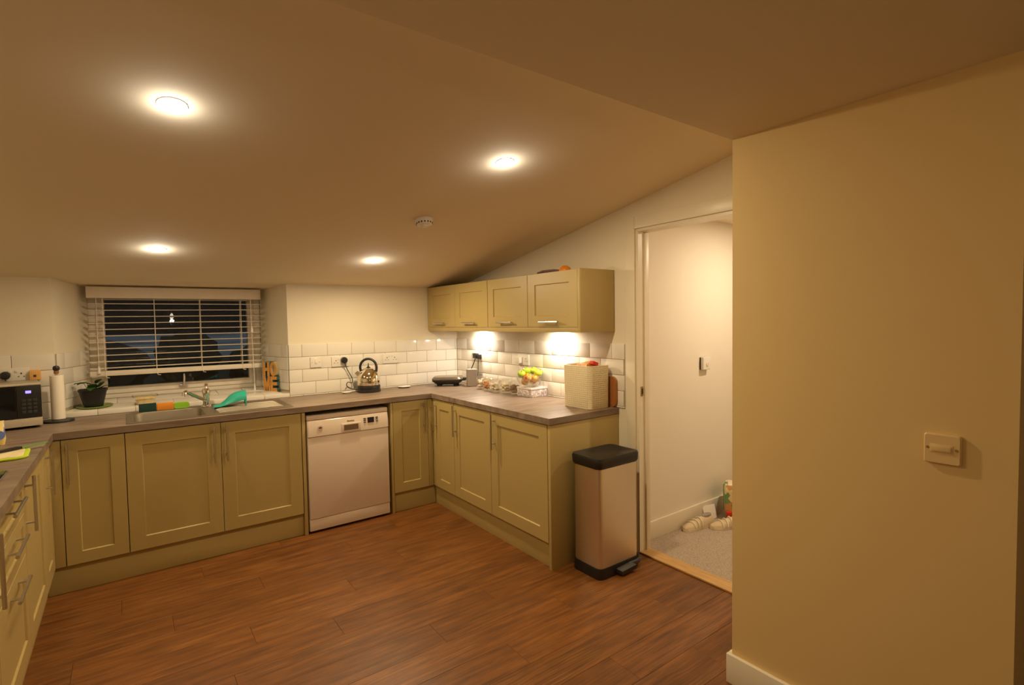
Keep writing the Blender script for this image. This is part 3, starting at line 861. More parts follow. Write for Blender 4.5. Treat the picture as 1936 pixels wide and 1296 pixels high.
for zz in (0.748, 0.762, 0.776):
    box('button', (0.105, -0.0232, zz - .003), (0.122, -0.015, zz + .003), M['darkprint'], cp, 0.001)
    box('button', (0.198, -0.0232, zz - .003), (0.215, -0.015, zz + .003), M['darkprint'], cp, 0.001)
b = B(); add_lathe(b, [(0.02, 0), (0.019, 0.004), (0.001, 0.0045)], 20, mtx=Matrix.Rotation(pi / 2, 4, 'X')); pb = obj('power_button', b, M['appliance2'], cp, (-0.212, -0.019, 0.75))
box('symbol', (-0.010, -0.0062, -0.004), (0.010, -0.0046, 0.005), M['darkprint'], pb)
def text(name, body, size, m, parent, loc, rot, extr=0.0004, sx=1.0):
    cu = bpy.data.curves.new(name, 'FONT'); cu.body = body; cu.size = size; cu.extrude = extr; cu.align_x = 'CENTER'; cu.align_y = 'CENTER'; cu.resolution_u = 2
    tmp = bpy.data.objects.new('tmp', cu); COL.objects.link(tmp)
    dg = bpy.context.evaluated_depsgraph_get()
    me = bpy.data.meshes.new_from_object(tmp.evaluated_get(dg))
    bpy.data.objects.remove(tmp)
    me.materials.clear(); me.materials.append(m)
    o = bpy.data.objects.new(name, me); COL.objects.link(o); o.parent = parent; o.location = loc; o.rotation_euler = rot; o.scale = (sx, 1, 1)
    return o
text('brand_lettering', 'Blomberg', 0.013, M['darkprint'], cp, (0.008, -0.0165, 0.774), (radians(77), 0, 0), 0.0012)

# ------------------------------------------------------------------ KETTLE
kt = thing('kettle', 'shiny steel dome kettle with black loop handle on the back worktop', 'kettle', (-0.945, -0.142, WT))
b = B(); add_lathe(b, [(0.092, 0.0005), (0.096, 0.006), (0.095, 0.028), (0.090, 0.031), (0.0895, 0.034), (0.094, 0.037), (0.092, 0.058), (0.001, 0.06)], 32); obj('base', b, M['black'], kt)
prof = [(0.093, 0.0605), (0.0955, 0.075), (0.0955, 0.10), (0.091, 0.128), (0.080, 0.155), (0.064, 0.176), (0.050, 0.187), (0.049, 0.188)]
b = B(); add_lathe(b, prof, 40); obj('body', b, M['kettlesteel'], kt)
b = B(); add_lathe(b, [(0.049, 0.1885), (0.046, 0.193), (0.030, 0.200), (0.012, 0.204), (0.001, 0.2045)], 28); ld = obj('lid', b, M['kettlesteel'], kt)
b = B(); add_lathe(b, [(0.020, 0.204), (0.010, 0.210), (0.005, 0.220), (0.004, 0.238), (0.001, 0.242)], 12); obj('lid_knob', b, M['black'], ld)
hd = [(0.808, -0.589), (0.592, 0.806)]
def rv(s, z, d=0): return (s * 0.806 + d * 0.592, -s * 0.592 + d * 0.806, z)
b = B(); pts = [rv(-0.062, 0.165)] + [rv(-0.069 * cos(a), 0.205 + 0.072 * sin(a)) for a in [pi * i / 14 for i in range(15)]] + [rv(0.066, 0.17)]
add_tube(b, pts, 0.0105, 10); obj('handle', b, M['black'], kt)
b = B(); add_tube(b, [rv(-0.070, 0.128), rv(-0.088, 0.150), rv(-0.103, 0.166)], 0.0195, 12, taper=[1.3, 1.05, .95]); obj('spout', b, M['kettlesteel'], kt)
b = B(); add_tube(b, spline([rv(-0.088, 0.012, .03), (-0.085, 0.095, 0.02), (-0.125, 0.10, 0.03), (-0.155, 0.098, 0.06), (-0.14, 0.1, 0.085), (-0.105, 0.1, 0.075), (-0.105, 0.105, 0.115), (-0.14, 0.112, 0.19), (-0.165, 0.10, 0.245)], 6), 0.0035, 6); cd = obj('cord', b, M['black'], kt)
b = B(); add_lathe(b, [(0.026, 0), (0.026, 0.03), (0.019, 0.038), (0.001, 0.039)], 18, mtx=Matrix.Rotation(pi / 2, 4, 'X')); obj('plug', b, M['black'], cd, (-0.165, 0.1255, 0.27))

# ------------------------------------------------------------------ SOCKETS AND SWITCHES
def socket(label, loc, rz, double=True, group='double sockets', cat='socket'):
    t = thing('wall_socket', label, cat, loc, rz, group)
    w = 0.073 if double else 0.043
    b = B(); add_box(b, (-w, -0.010, -0.043), (w, 0.0, 0.043), 0.003, 2); pl = obj('faceplate', b, M['white'], t)
    for s in ((-0.036, 0.036) if double else (0,)):
        b = B()
        add_box(b, (s - .0035, -0.0106, 0.004), (s + .0035, -0.0098, 0.013)); add_box(b, (s - .016, -0.0106, -0.013), (s - .009, -0.0098, -0.008)); add_box(b, (s + .009, -0.0106, -0.013), (s + .016, -0.0098, -0.008))
        obj('pin_hole', b, M['darkprint'], t)
        b = B(); add_box(b, (s * .42 - .007, -0.0135, 0.014), (s * .42 + .007, -0.0098, 0.030), 0.0015); obj('rocker', b, M['white'], t)
    return t
socket('white double socket on the back wall with the kettle plug in it', (-1.137, -0.0078, 1.17), 0)
socket('white double socket on the back wall to the right of the kettle, empty', (-0.689, -0.0078, 1.17), 0)
socket('white double socket on the right wall holding two black plugs', (-0.0078, -0.378, 1.178), -pi / 2)
s4 = socket('white double socket on the right wall behind the fruit bowl', (-0.0078, -1.065, 1.172), -pi / 2)
b = B(); add_box(b, (-0.068, -0.044, -0.028), (-0.012, -0.0108, 0.022), 0.006); w = obj('white_plug', b, M['white'], s4)
socket('white double socket on the back wall behind the microwave', (-3.13, -0.0078, 1.205), 0)
fs = thing('cooker_switch', 'white square fused switch with red light on the back wall beside the window', 'switch', (-1.336, -0.0078, 1.176))
b = B(); add_box(b, (-0.043, -0.010, -0.043), (0.043, 0.0, 0.043), 0.003); obj('faceplate', b, M['white'], fs)
box('neon', (-0.011, -0.0125, 0.024), (0.011, -0.0098, 0.035), M['redneon'], fs)
box('rocker', (-0.009, -0.014, -0.012), (0.009, -0.0098, 0.010), M['white'], fs, 0.002)
for x in (-0.028, 0.028): 
    b = B(); add_lathe(b, [(0.0035, 0.0098), (0.003, 0.0112), (0.0005, 0.0112)], 10, mtx=Matrix.Rotation(pi / 2, 4, 'X')); obj('screw', b, M['steel'], fs, (x, 0, 0.0))

sw = thing('isolator_switch', 'white square isolator switch alone on the near wall at the right', 'switch', (-0.6303, -3.897, 1.086), -pi / 2)
b = B(); add_loft(b, [[(x, -z, y_) for x, y_, z in rrect(ww, ww, 0.006, zz, 3)] for ww, zz in ((0.088, 0.0), (0.088, 0.009), (0.082, 0.013))]); obj('faceplate', b, M['dimwhite'], sw)
b = B(); add_box(b, (-0.029, -0.0148, -0.010), (0.026, -0.0128, 0.014), 0.0008); rk = obj('rocker_surround', b, M['dimwhite'], sw)
b = B(); add_box(b, (-0.025, -0.018, -0.006), (0.022, -0.0146, 0.010), 0.0015); obj('rocker', b, M['dimwhite'], rk)
for x in (-0.034, 0.034):
    b = B(); add_lathe(b, [(0.0042, 0.0128), (0.0036, 0.0142), (0.0005, 0.0142)], 12, mtx=Matrix.Rotation(pi / 2, 4, 'X')); obj('screw', b, M['brass'], sw, (x, 0, 0.002))

th = thing('thermostat', 'small white square thermostat on the hall wall', 'thermostat', (0.825, -2.1302, 1.152))
b = B(); add_box(b, (-0.045, -0.008, -0.045), (0.045, 0, 0.045), 0.003); obj('back_plate', b, M['darkprint'], th)
b = B(); add_box(b, (-0.043, -0.032, -0.046), (0.046, -0.0082, 0.046), 0.006, 3); obj('case', b, M['white'], th)
b = B(); add_lathe(b, [(0.016, 0.032), (0.015, 0.036), (0.001, 0.036)], 20, mtx=Matrix.Rotation(pi / 2, 4, 'X')); obj('dial', b, M['ivory'], th, (0.006, 0, -0.006))

# ------------------------------------------------------------------ BACK WORKTOP SMALL THINGS
sr = thing('spoon_rest', 'small white spoon rest beside the kettle cord', 'spoon rest', (-1.12, -0.10, WT), radians(12))
b = B(); add_loft(b, [circ(0.028, 0.0005, 20), circ(0.042, 0.010, 20, ry=0.034), circ(0.040, 0.0105, 20, ry=.032), circ(0.026, 0.004, 20)]); obj('bowl', b, M['white'], sr)
b = B(); add_box(b, (0.036, -0.009, 0.006), (0.085, 0.009, 0.011), 0.002, mtx=Matrix.Rotation(radians(-3), 4, 'Y')); obj('handle', b, M['white'], sr)
pd = thing('white_dish', 'flat white round dish with black underside on the back worktop right of the kettle', 'dish', (-0.60, -0.085, WT))
b = B(); add_lathe(b, [(0.044, 0.0005), (0.054, 0.006), (0.001, 0.0065)], 24); obj('base', b, M['black'], pd)
b = B(); add_lathe(b, [(0.054, 0.0068), (0.057, 0.011), (0.050, 0.013), (0.001, 0.011)], 24); obj('plate', b, M['white'], pd)

gl = thing('sandwich_press', 'black electric sandwich press lying in the right back corner', 'grill', (-0.235, -0.225, WT), radians(-36))
b = B()
add_loft(b, [rrect(0.20, 0.15, 0.03, 0.018, 5), rrect(0.27, 0.20, 0.04, 0.045, 5), rrect(0.272, 0.205, 0.04, 0.056, 5)]); obj('lower_shell', b, M['black'], gl)
b = B(); add_loft(b, [rrect(0.272, 0.205, 0.04, 0.058, 5), rrect(0.274, 0.207, 0.04, 0.066, 5), rrect(0.25, 0.18, 0.04, 0.082, 5), rrect(0.15, 0.1, 0.04, 0.088, 5)]); obj('lid', b, mat('grey_lid', (0.22, 0.18, 0.14), 0.25, 0.6, var=0.05), gl)
for x in (-0.075, 0.075):
    for y_ in (-0.05, 0.05):
        b = B(); add_lathe(b, [(0.018, 0.0005), (0.02, 0.012), (0.016, 0.0195)], 12); obj('foot', b, M['black'], gl, (x, y_, 0))
b = B(); add_box(b, (0.11, -0.035, 0.046), (0.165, 0.035, 0.070), 0.006); obj('handle', b, M['black'], gl)
b = B()
Ri = Matrix.Rotation(radians(36), 4, 'Z')
def wl(p): return tuple(Ri @ (Vector(p) - Vector((-0.235, -0.225, WT))))
add_tube(b, spline([wl((-0.125, -0.285, 0.955)), wl((-0.10, -0.315, 0.965)), wl((-0.075, -0.345, 1.03)), wl((-0.055, -0.375, 1.10)), wl((-0.04, -0.385, 1.15))], 6), 0.0045, 6); cd = obj('cord', b, M['black'], gl)
b = B(); add_box(b, (-0.026, -0.036, -0.022), (0.026, 0.0, 0.024), 0.006, mtx=Ri @ Matrix.Rotation(-pi / 2, 4, 'Z')); obj('plug', b, M['black'], cd, wl((-0.0195, -0.39, 1.175)))

spk = thing('speaker', 'grey fabric covered upright box speaker on the right worktop beside the press', 'speaker', (-0.105, -0.425, WT), radians(-18))
b = B(); add_loft(b, [rrect(0.088, 0.088, 0.02, z, 4) for z in (0.004, 0.006, 0.146, 0.15)]); obj('case', b, M['greybox'], spk)
b = B(); add_loft(b, [rrect(0.08, 0.08, 0.02, z, 4) for z in (0.0003, 0.0039)]); obj('foot', b, M['black'], spk)
b = B(); add_loft(b, [rrect(0.074, 0.074, 0.02, z, 4) for z in (0.1502, 0.153)]); obj('top_panel', b, mat('speaker_top', (0.40, 0.34, 0.30), 0.4, var=0.03), spk)
b = B(); R2 = Matrix.Rotation(radians(18), 4, 'Z')
wl2 = lambda p: tuple(R2 @ (Vector(p) - Vector((-0.105, -0.425, WT))))
add_tube(b, spline([wl2((-0.058, -0.42, 0.95)), wl2((-0.04, -0.425, 1.02)), wl2((-0.035, -0.425, 1.10)), wl2((-0.033, -0.424, 1.145))], 5), 0.003, 6); cd2 = obj('cord', b, M['black'], spk)
b = B(); add_box(b, (-0.020, -0.027, -0.02), (0.020, 0, 0.022), 0.005, mtx=R2 @ Matrix.Rotation(-pi / 2, 4, 'Z')); obj('plug', b, M['black'], cd2, wl2((-0.0195, -0.443, 1.168)))

# glass storage jars
def jar(label, x, y, r, h, mt, kind):
    t = thing('glass_jar', label, 'jar', (x, y, WT), group='glass jars on the right worktop')
    b = B(); add_lathe(b, [(r * .9, 0.0006), (r, 0.006), (r, h * .78), (r * .86, h * .86), (r * .86, h * .90)], 28, True, False); obj('jar_body', b, M['glass'], t)
    b = B(); add_lathe(b, [(r * .92, h * .905), (r * .94, h * .94), (r * .8, h * .985), (r * .3, h), (0.001, h)], 28); ld = obj('lid', b, M['glass'], t)
    b = B(); add_tube(b, [(-r * .92, 0.012, h * .89), (-r * 1.08, 0.01, h * .72), (-r * 1.08, -0.01, h * .72), (-r * .92, -0.012, h * .89)], 0.0018, 6); obj('wire_clip', b, M['chrome'], t)
    b = B(); rnd = random.Random(int(abs(y) * 1000))
    for i in range(16 if kind == 'big' else 70):
        s = (0.019 if kind == 'big' else 0.012) * rnd.uniform(.8, 1.1)
        a = rnd.uniform(0, 2 * pi); q = sqrt(rnd.random()) * (r - s - .004); z = s + 0.006 + rnd.random() * h * 0.46
        tb = bmesh.new(); bmesh.ops.create_icosphere(tb, subdivisions=2, radius=s)
        _merge(b, tb, Matrix.Translation((q * cos(a), q * sin(a), z)) @ Matrix.Diagonal((1, 1, .85, 1)))
    c = obj('contents', b, mt, t); c['kind'] = 'stuff'
jar('clip top glass jar with white garlic bulbs, nearest the grey speaker', -0.135, -0.640, 0.048, 0.112, M['garlic'], 'big')
jar('clip top glass jar of orange brown nuts, second from the grey speaker', -0.150, -0.755, 0.048, 0.110, M['nuts'], 'small')
jar('clip top glass jar with pale white contents, third from the grey speaker', -0.170, -0.872, 0.050, 0.112, M['garlic'], 'small')
jar('clip top glass jar of pale pasta, fourth from the grey speaker', -0.135, -0.975, 0.050, 0.114, M['pasta'], 'small')
jar('clip top glass jar with brown contents next to the patterned box', -0.120, -1.084, 0.048, 0.112, M['tea'], 'small')

# patterned box with bowl of apples
bx = thing('patterned_box', 'lilac grey patterned storage tin under the fruit bowl', 'box', (-0.088, -1.262, WT))
b = B(); add_box(b, (-0.078, -0.088, 0.0005), (0.078, 0.088, 0.056), 0.004); obj('body', b, M['boxprint'], bx)
b = B(); add_box(b, (-0.080, -0.090, 0.0565), (0.080, 0.090, 0.071), 0.004); obj('lid', b, M['boxlid'], bx)
zb = WT + 0.0715
bo = thing('fruit_bowl', 'clear glass bowl of apples standing on the patterned tin', 'bowl', (-0.11, -1.258, zb))
b = B(); add_lathe(b, [(0.042, 0.0006), (0.046, 0.003), (0.070, 0.020), (0.092, 0.048), (0.105, 0.085), (0.107, 0.092), (0.103, 0.091), (0.089, 0.050), (0.068, 0.024), (0.040, 0.008), (0.001, 0.007)], 36, True, True); obj('glass_bowl', b, M['glass'], bo)
def apple(label, s, d, z, r, m, tilt, group):
    px, py = s * 0.806 - d * 0.592, -s * 0.592 - d * 0.806
    t = thing('apple', label, 'apple', (-0.11 + px, -1.258 + py, zb + z), group=group, rot=tilt)
    r *= 0.92; b = B(); prof = []
    for i in range(15):
        a = -pi / 2 + pi * i / 14
        rr = r * cos(a) * (1 + 0.08 * sin(a)); zz = r * .92 * sin(a)
        if i >= 12: zz -= r * 0.22 * ((i - 11) / 3) ** 2
        if i <= 1: zz += r * 0.10
        prof.append((max(rr, 0.0008), zz))
    add_lathe(b, prof, 20); obj('fruit', b, m, t)
    b = B(); add_tube(b, [(0, 0, r * .55), (0.001, 0, r * .8), (0.004, 0, r * 1.02)], 0.0018, 6); obj('stem', b, M['stem'], t)
ga, gr_ = 'green apples in the glass bowl', 'red and yellow apples in the glass bowl'
apple('green apple at the left rim of the bowl', -0.058, 0.015, 0.098, 0.034, M['applegreen'], (0.3, -.4, 0), ga)
apple('green apple at the top middle of the pile, left of centre', -0.018, -0.030, 0.118, 0.034, M['applegreen'], (0.2, .3, 1), ga)
apple('green apple at the back of the pile, right of centre', 0.036, -0.040, 0.118, 0.033, M['applegreen'], (-.3, .2, 2), ga)
apple('bright green apple at the right rim of the bowl', 0.066, 0.010, 0.104, 0.036, M['applegreen'], (.2, .5, 0), ga)
apple('red and yellow apple in the middle front of the bowl', -0.014, 0.050, 0.076, 0.035, M['applered'], (.6, 0, 0), gr_)
apple('yellow apple at the right front of the bowl', 0.042, 0.048, 0.066, 0.032, M['applered'], (.5, .4, 1.5), gr_)
apple('red apple low in the left of the bowl', -0.034, 0.015, 0.042, 0.032, M['applered'], (.5, -.5, 3), gr_)
apple('red apple low in the right of the bowl', 0.030, -0.005, 0.042, 0.032, M['applered'], (.1, .5, 4), gr_)

# ivory crock
cr = thing('crock', 'large ivory square crock with basket weave relief on the end of the worktop', 'crock', (-0.131, -1.892, WT))
b = B(); lp = [(0.182, 0.252, 0.0006), (0.186, 0.256, 0.004), (0.190, 0.262, 0.27), (0.190, 0.262, 0.278), (0.182, 0.254, 0.279), (0.180, 0.252, 0.27), (0.176, 0.246, 0.05)]
add_loft(b, [rrect(w_, d_, 0.035, z, 6) for w_, d_, z in lp]); obj('pot', b, M['ivory'], cr)
pk = thing('snack_packet', 'red and orange snack packet sticking out of the ivory crock', 'packet', (-0.12, -1.892, WT + 0.24))
b = B(); add_loft(b, [[(-0.06, -0.05, -0.12), (0.06, -0.02, -0.12), (0.05, 0.06, -0.12), (-0.05, 0.05, -0.12)], [(-0.07, -0.06, 0.02), (0.06, -0.035, 0.025), (0.06, 0.07, 0.03), (-0.06, 0.055, 0.02)], [(-0.055, -0.055, 0.046), (0.045, -0.03, 0.05), (0.045, 0.05, 0.048), (-0.05, 0.045, 0.044)], [(-0.02, -0.04, 0.052), (0.02, -0.02, 0.062), (0.02, 0.03, 0.056), (-0.02, 0.03, 0.05)]]); obj('bag', b, mat('orange_packet', (0.62, 0.28, 0.05), 0.35, var=0.25, scale=25), pk)
b = B(); add_box(b, (-0.035, -0.075, 0.036), (0.015, -0.035, 0.060), 0.006, mtx=Matrix.Rotation(radians(20), 4, 'Y')); obj('red_flap', b, M['red'], pk)
bd_ = thing('wooden_board', 'dark wooden chopping board standing on edge behind the ivory crock', 'chopping board', (-0.0185, -1.97, WT))
b = B(); add_loft(b, [[(-z, x, y_) for x, y_, z in rrect(0.176, 0.20, 0.04, zz, 6, 0, 0.1006)] for zz in (-0.009, -0.007, 0.007, 0.009)]); obj('board', b, M['boardwood'], bd_)
b = B(); add_box(b, (-0.008, 0.045, 0.20), (0.008, 0.085, 0.262), 0.006); obj('handle', b, M['boardwood'], bd_)

# on top of wall cabinets
tb = thing('purple_pouch', 'crumpled purple pouch lying on top of the wall cabinets', 'pouch', (-0.20, -1.625, wz1 - .0005), radians(8))
b = B(); add_loft(b, [[(0.03 * s, y_, 0.012 + .012 * s2) for s, s2 in ((-1, 0), (-.6, .9), (.6, 1), (1, 0), (.6, -1), (-.6, -1))] for y_ in (0.10, 0.09)] + [[(0.045 * s, y_, 0.016 + .015 * s2) for s, s2 in ((-1, 0), (-.6, .9), (.6, 1), (1, 0), (.6, -1), (-.6, -1))] for y_ in (0.05, 0.0, -0.05)] + [[(0.03 * s, -0.1, 0.012 + .011 * s2) for s, s2 in ((-1, 0), (-.6, .9), (.6, 1), (1, 0), (.6, -1), (-.6, -1))]]); obj('pouch', b, M['purple'], tb)
oc = thing('orange_bowl', 'small orange upturned bowl lying beside the purple pouch on the wall cabinets', 'bowl', (-0.20, -1.776, wz1 + 0.003))
b = B(); add_lathe(b, [(0.040, 0.0006), (0.041, 0.010), (0.034, 0.028), (0.016, 0.040), (0.001, 0.042)], 20); obj('dome', b, mat('orange_cap_plastic', (0.80, 0.25, 0.01), 0.4, var=0.03), oc)
b = B(); add_lathe(b, [(0.045, -0.0045), (0.045, 0.0), (0.030, 0.0005)], 20); obj('rim', b, M['purple'], oc)

# ------------------------------------------------------------------ BIN
bn = thing('pedal_bin', 'rectangular brushed steel pedal bin with black lid beside the end panel', 'bin', (-0.288, -2.2085, 0))
b = B(); add_loft(b, [rrect(0.344, 0.234, 0.035, 0.0005, 6), rrect(0.346, 0.236, 0.035, 0.012, 6), rrect(0.338, 0.228, 0.033, 0.062, 6)]); obj('base', b, M['black'], bn)
b = B(); add_loft(b, [rrect(0.330, 0.220, 0.03, 0.0625, 6), rrect(0.326, 0.218, 0.03, 0.634, 6)]); obj('body', b, M['binsteel'], bn)
b = B(); add_loft(b, [rrect(0.334, 0.224, 0.032, 0.6345, 6), rrect(0.350, 0.240, 0.035, 0.648, 6), rrect(0.354, 0.244, 0.036, 0.684, 6), rrect(0.345, 0.236, 0.034, 0.697, 6), rrect(0.30, 0.19, 0.03, 0.699, 6), rrect(0.29, 0.18, 0.03, 0.696, 6)]); obj('lid', b, M['black'], bn)
b = B(); add_loft(b, [[(x, y_, z) for x, y_, z in ((-0.045 + a, -0.119 - dd, 0.018 + zz), (0.075 + a, -0.119 - dd, 0.024 + zz), (0.075 + a, -0.119 - dd, 0.048 + zz), (-0.045 + a, -0.119 - dd, 0.040 + zz))] for a, dd, zz in ((0, 0, 0), (0.005, 0.03, -0.002), (0.01, 0.042, -0.006))]); obj('pedal', b, M['black'], bn)
b = B(); add_tube(b, spline([(0.06, -0.122, 0.035), (0.14, -0.122, 0.036), (0.181, -0.09, 0.04), (0.186, -0.02, 0.06), (0.184, 0.0, 0.14), (0.179, 0.005, 0.20)], 5), 0.014, 8, taper=None); obj('pedal_bar', b, M['black'], bn)

# ------------------------------------------------------------------ SILL THINGS
def sz(y): return 0.9385 + 0.0619 * y + 0.006
fpot = thing('flower_pot', 'black plastic pot with a small green plant on the left of the window sill', 'plant pot', (-2.762, 0.135, sz(0.135) + 0.0072))
b = B(); add_loft(b, [rrect(0.105, 0.095, 0.03, 0.0005, 5), rrect(0.150, 0.135, 0.035, 0.100, 5), rrect(0.158, 0.142, 0.036, 0.101, 5), rrect(0.160, 0.144, 0.036, 0.112, 5), rrect(0.148, 0.132, 0.034, 0.112, 5), rrect(0.144, 0.128, 0.034, 0.092, 5)]); obj('pot', b, M['black'], fpot)
b = B(); add_loft(b, [rrect(0.142, 0.126, 0.034, 0.088, 5), rrect(0.142, 0.126, 0.034, 0.0915, 5)]); obj('soil', b, M['soil'], fpot)
def leaf(p, d, ln, w):
    b = B(); d = Vector(d).normalized(); s = d.cross(Vector((0, 0, 1))).normalized(); u = s.cross(d)
    L = []
    for t, ww, up in ((0, .12, 0), (.25, .8, .04), (.5, 1, .05), (.75, .75, .02), (1, .1, -.06)):
        c = Vector(p) + d * (ln * t) + u * (up * ln)
        L.append([tuple(c - s * (w * ww) + u * (.06 * ln)), tuple(c + u * .0006), tuple(c + s * (w * ww) + u * (.06 * ln)), tuple(c - u * .0006)])
    add_loft(b, L); return b
pts = [((0.012, -0.03, 0.118), (0.5, -.75, .45), .062, .030), ((-0.01, -0.02, 0.146), (-.85, -.4, .25), .062, .028), ((0.015, -0.02, 0.150), (.45, -.6, .10), .060, .026), ((-0.03, -0.01, 0.160), (-.8, -.5, -.15), .058, .026), ((0.035, -0.02, 0.112), (.9, -.3, .45), .060, .030), ((0.0, -0.03, 0.135), (-.2, -.9, -.45), .058, .026), ((0.035, -0.015, 0.125), (.7, -.5, .9), .050, .024), ((-0.005, -0.04, 0.118), (.2, -.8, .7), .055, .028), ((-0.045, 0.0, 0.150), (-.9, -.3, .1), .055, .026), ((0.02, 0.02, 0.148), (.4, -.5, .5), .050, .024)]
for p in pts: obj('leaf', leaf(*p), M['leaf'], fpot)
b = B()
for p in pts: add_tube(b, [(0.0, 0.0, 0.091), (p[0][0] * .6, p[0][1] * .6, 0.11), p[0]], 0.0015, 5)
obj('stem', b, M['leaf'], fpot)
so = thing('saucer', 'shallow green and grey saucer under the black plant pot', 'saucer', (-2.755, 0.13, sz(0.13) - 0.0012), rot=(slope, 0, 0))
b = B(); add_loft(b, [circ(0.075, 0.0005, 28), circ(0.098, 0.006, 28), circ(0.10, 0.008, 28), circ(0.07, 0.0045, 28)]); obj('plate', b, mat('green_saucer', (0.22, 0.30, 0.07), 0.4, var=0.3, scale=8), so)

tu = thing('plastic_tub', 'clear takeaway tub with pale food on the sill behind the sink', 'tub', (-2.478, 0.075, sz(0.075) - 0.0005), radians(4), rot=(slope, 0, radians(4)))
b = B(); add_loft(b, [rrect(0.095, 0.07, 0.015, 0.0006, 5), rrect(0.135, 0.10, 0.02, 0.058, 5), rrect(0.150, 0.115, 0.022, 0.058, 5), rrect(0.150, 0.115, 0.022, 0.061, 5)], True, False); obj('tub', b, M['glass'], tu)
b = B(); add_loft(b, [rrect(0.088, 0.062, 0.014, 0.003, 5), rrect(0.115, 0.085, 0.018, 0.042, 5), rrect(0.09, 0.06, 0.018, 0.050, 5)]); obj('food', b, M['tubfood'], tu)

hm = thing('home_letters', 'wooden letter block reading HOME with orange faces on the right of the sill', 'ornament', (-1.690, 0.205, sz(0.14) - 0.003), radians(-52))
def two(name, build, side):
    b = B(); build(b); o = obj(name, b, [M['orangewood'], side], hm)
    for p in o.data.polygons:
        p.material_index = 0 if p.normal.y < -0.7 else 1
    return o
def Hh(b):
    add_box(b, (0, 0, 0.120), (0.022, 0.07, 0.238)); add_box(b, (0.040, 0, 0.120), (0.062, 0.07, 0.238)); add_box(b, (0.022, 0, 0.164), (0.040, 0.07, 0.190))
two('letter_h', Hh, M['bluegreen'])
def Oo(b):
    rot = Matrix.Translation((0.096, 0.035, 0.180)) @ Matrix.Rotation(pi / 2, 4, 'X')
    o_ = circ(0.032, 0, 28, ry=0.058); i_ = circ(0.014, 0, 28, ry=0.036)
    f = lambda l, z: [(x, y_, z) for x, y_, _ in l]
    add_loft(b, [f(o_, -.035), f(o_, .035), f(i_, .035), f(i_, -.035), f(o_, -.035)], False, False, rot)
two('letter_o', Oo, M['creampaint'])
def Mm(b):
    add_prism(b, [(0, 0.0), (0.018, 0.0), (0.020, 0.052), (0.029, 0.004), (0.035, 0.004), (0.044, 0.052), (0.046, 0.0), (0.064, 0.0), (0.062, 0.119), (0.043, 0.119), (0.032, 0.07), (0.021, 0.119), (0.002, 0.119)], 0.0, 0.07, 'y')
two('letter_m', Mm, M['bluegreen'])
def Ee(b):
    add_box(b, (0.066, 0, 0.0), (0.088, 0.07, 0.121))
    for z in (0.0, 0.048, 0.094): add_box(b, (0.088, 0, z), (0.128, 0.07, z + 0.027))
two('letter_e', Ee, M['bluegreen'])

# ------------------------------------------------------------------ SINK THINGS
sc = thing('scouring_pad', 'dark green scouring pad standing at the back edge of the sink bowl', 'sponge', (-2.47, -0.112, WT + 0.006), radians(3))
box('pad', (-0.048, -0.012, 0.0005), (0.048, 0.012, 0.055), M['greygreen'], sc, 0.004)
og = thing('orange_sponge', 'orange sponge between the dark green pad and the lime sponge behind the sink', 'sponge', (-2.372, -0.108, WT + 0.006), radians(3))
box('pad', (-0.048, -0.012, 0.0005), (0.05, 0.012, 0.050), M['orange'], og, 0.005)
lg = thing('lime_sponge', 'lime green rounded sponge behind the sink, nearest the tap', 'sponge', (-2.276, -0.104, WT + 0.006), radians(3))
b = B(); add_loft(b, [[(x, z, y_) for x, y_, z in rrect(0.092, 0.042, 0.018, zz, 5, 0, 0.0225)] for zz in (-0.012, -0.009, 0.009, 0.012)]); obj('pad', b, M['lime'], lg)
td = thing('teal_scoop', 'curved teal plastic scoop lying upside down on the ribbed drainer', 'scoop', (-1.985, -0.26, WT + 0.0145), radians(-6))
b = B()
L = []
for x, z, hw in ((-0.115, 0.004, .048), (-0.075, 0.010, .055), (-0.045, 0.032, .060), (-0.015, 0.062, .064), (0.02, 0.082, .066), (0.055, 0.090, .066), (0.088, 0.093, .066)):
    k = min(1.0, z / 0.08)
    top = [(x, -hw, z - .050 * k), (x, -hw * .86, z - .022 * k), (x, -hw * .3, z), (x, hw * .5, z + .004 * k), (x, hw, z + .002 * k)]
    L.append(top + [(p[0] + .0005, p[1] + .001, p[2] - .0035) for p in reversed(top)])
add_loft(b, L); obj('scoop', b, M['teal'], td)
b = B(); add_box(b, (0.078, 0.05, 0.0), (0.0868, 0.064, 0.090), 0.002); add_box(b, (0.078, -0.064, 0.0), (0.0868, -0.052, 0.046), 0.002); obj('leg', b, M['teal'], td)

# ------------------------------------------------------------------ LEFT WORKTOP THINGS
mwv = thing('microwave', 'silver microwave with black door and blue clock in the left back corner', 'microwave', (-3.205, -0.330, WT), radians(10))
b = B(); add_box(b, (-0.23, 0.0, 0.012), (0.23, 0.29, 0.262), 0.005); obj('case', b, mat('silver_case', (0.46, 0.40, 0.32), 0.4, 0.5, var=0.02), mwv)
b = B(); add_box(b, (-0.228, -0.014, 0.015), (0.228, -0.0005, 0.062), 0.003); add_box(b, (-0.228, -0.014, 0.25), (0.228, -0.0005, 0.261), 0.003); obj('front_trim', b, mat('silver_front', (0.56, 0.49, 0.38), 0.35, 0.3, var=0.02), mwv)
b = B(); add_box(b, (-0.228, -0.016, 0.063), (0.12, -0.0005, 0.249), 0.003); dd = obj('door', b, M['blackgloss'], mwv)
b = B(); add_box(b, (0.122, -0.016, 0.063), (0.228, -0.0005, 0.249), 0.003); pn = obj('control_panel', b, M['black'], mwv)
box('clock_display', (0.160, -0.0168, 0.205), (0.184, -0.0158, 0.220), M['blue'], pn)
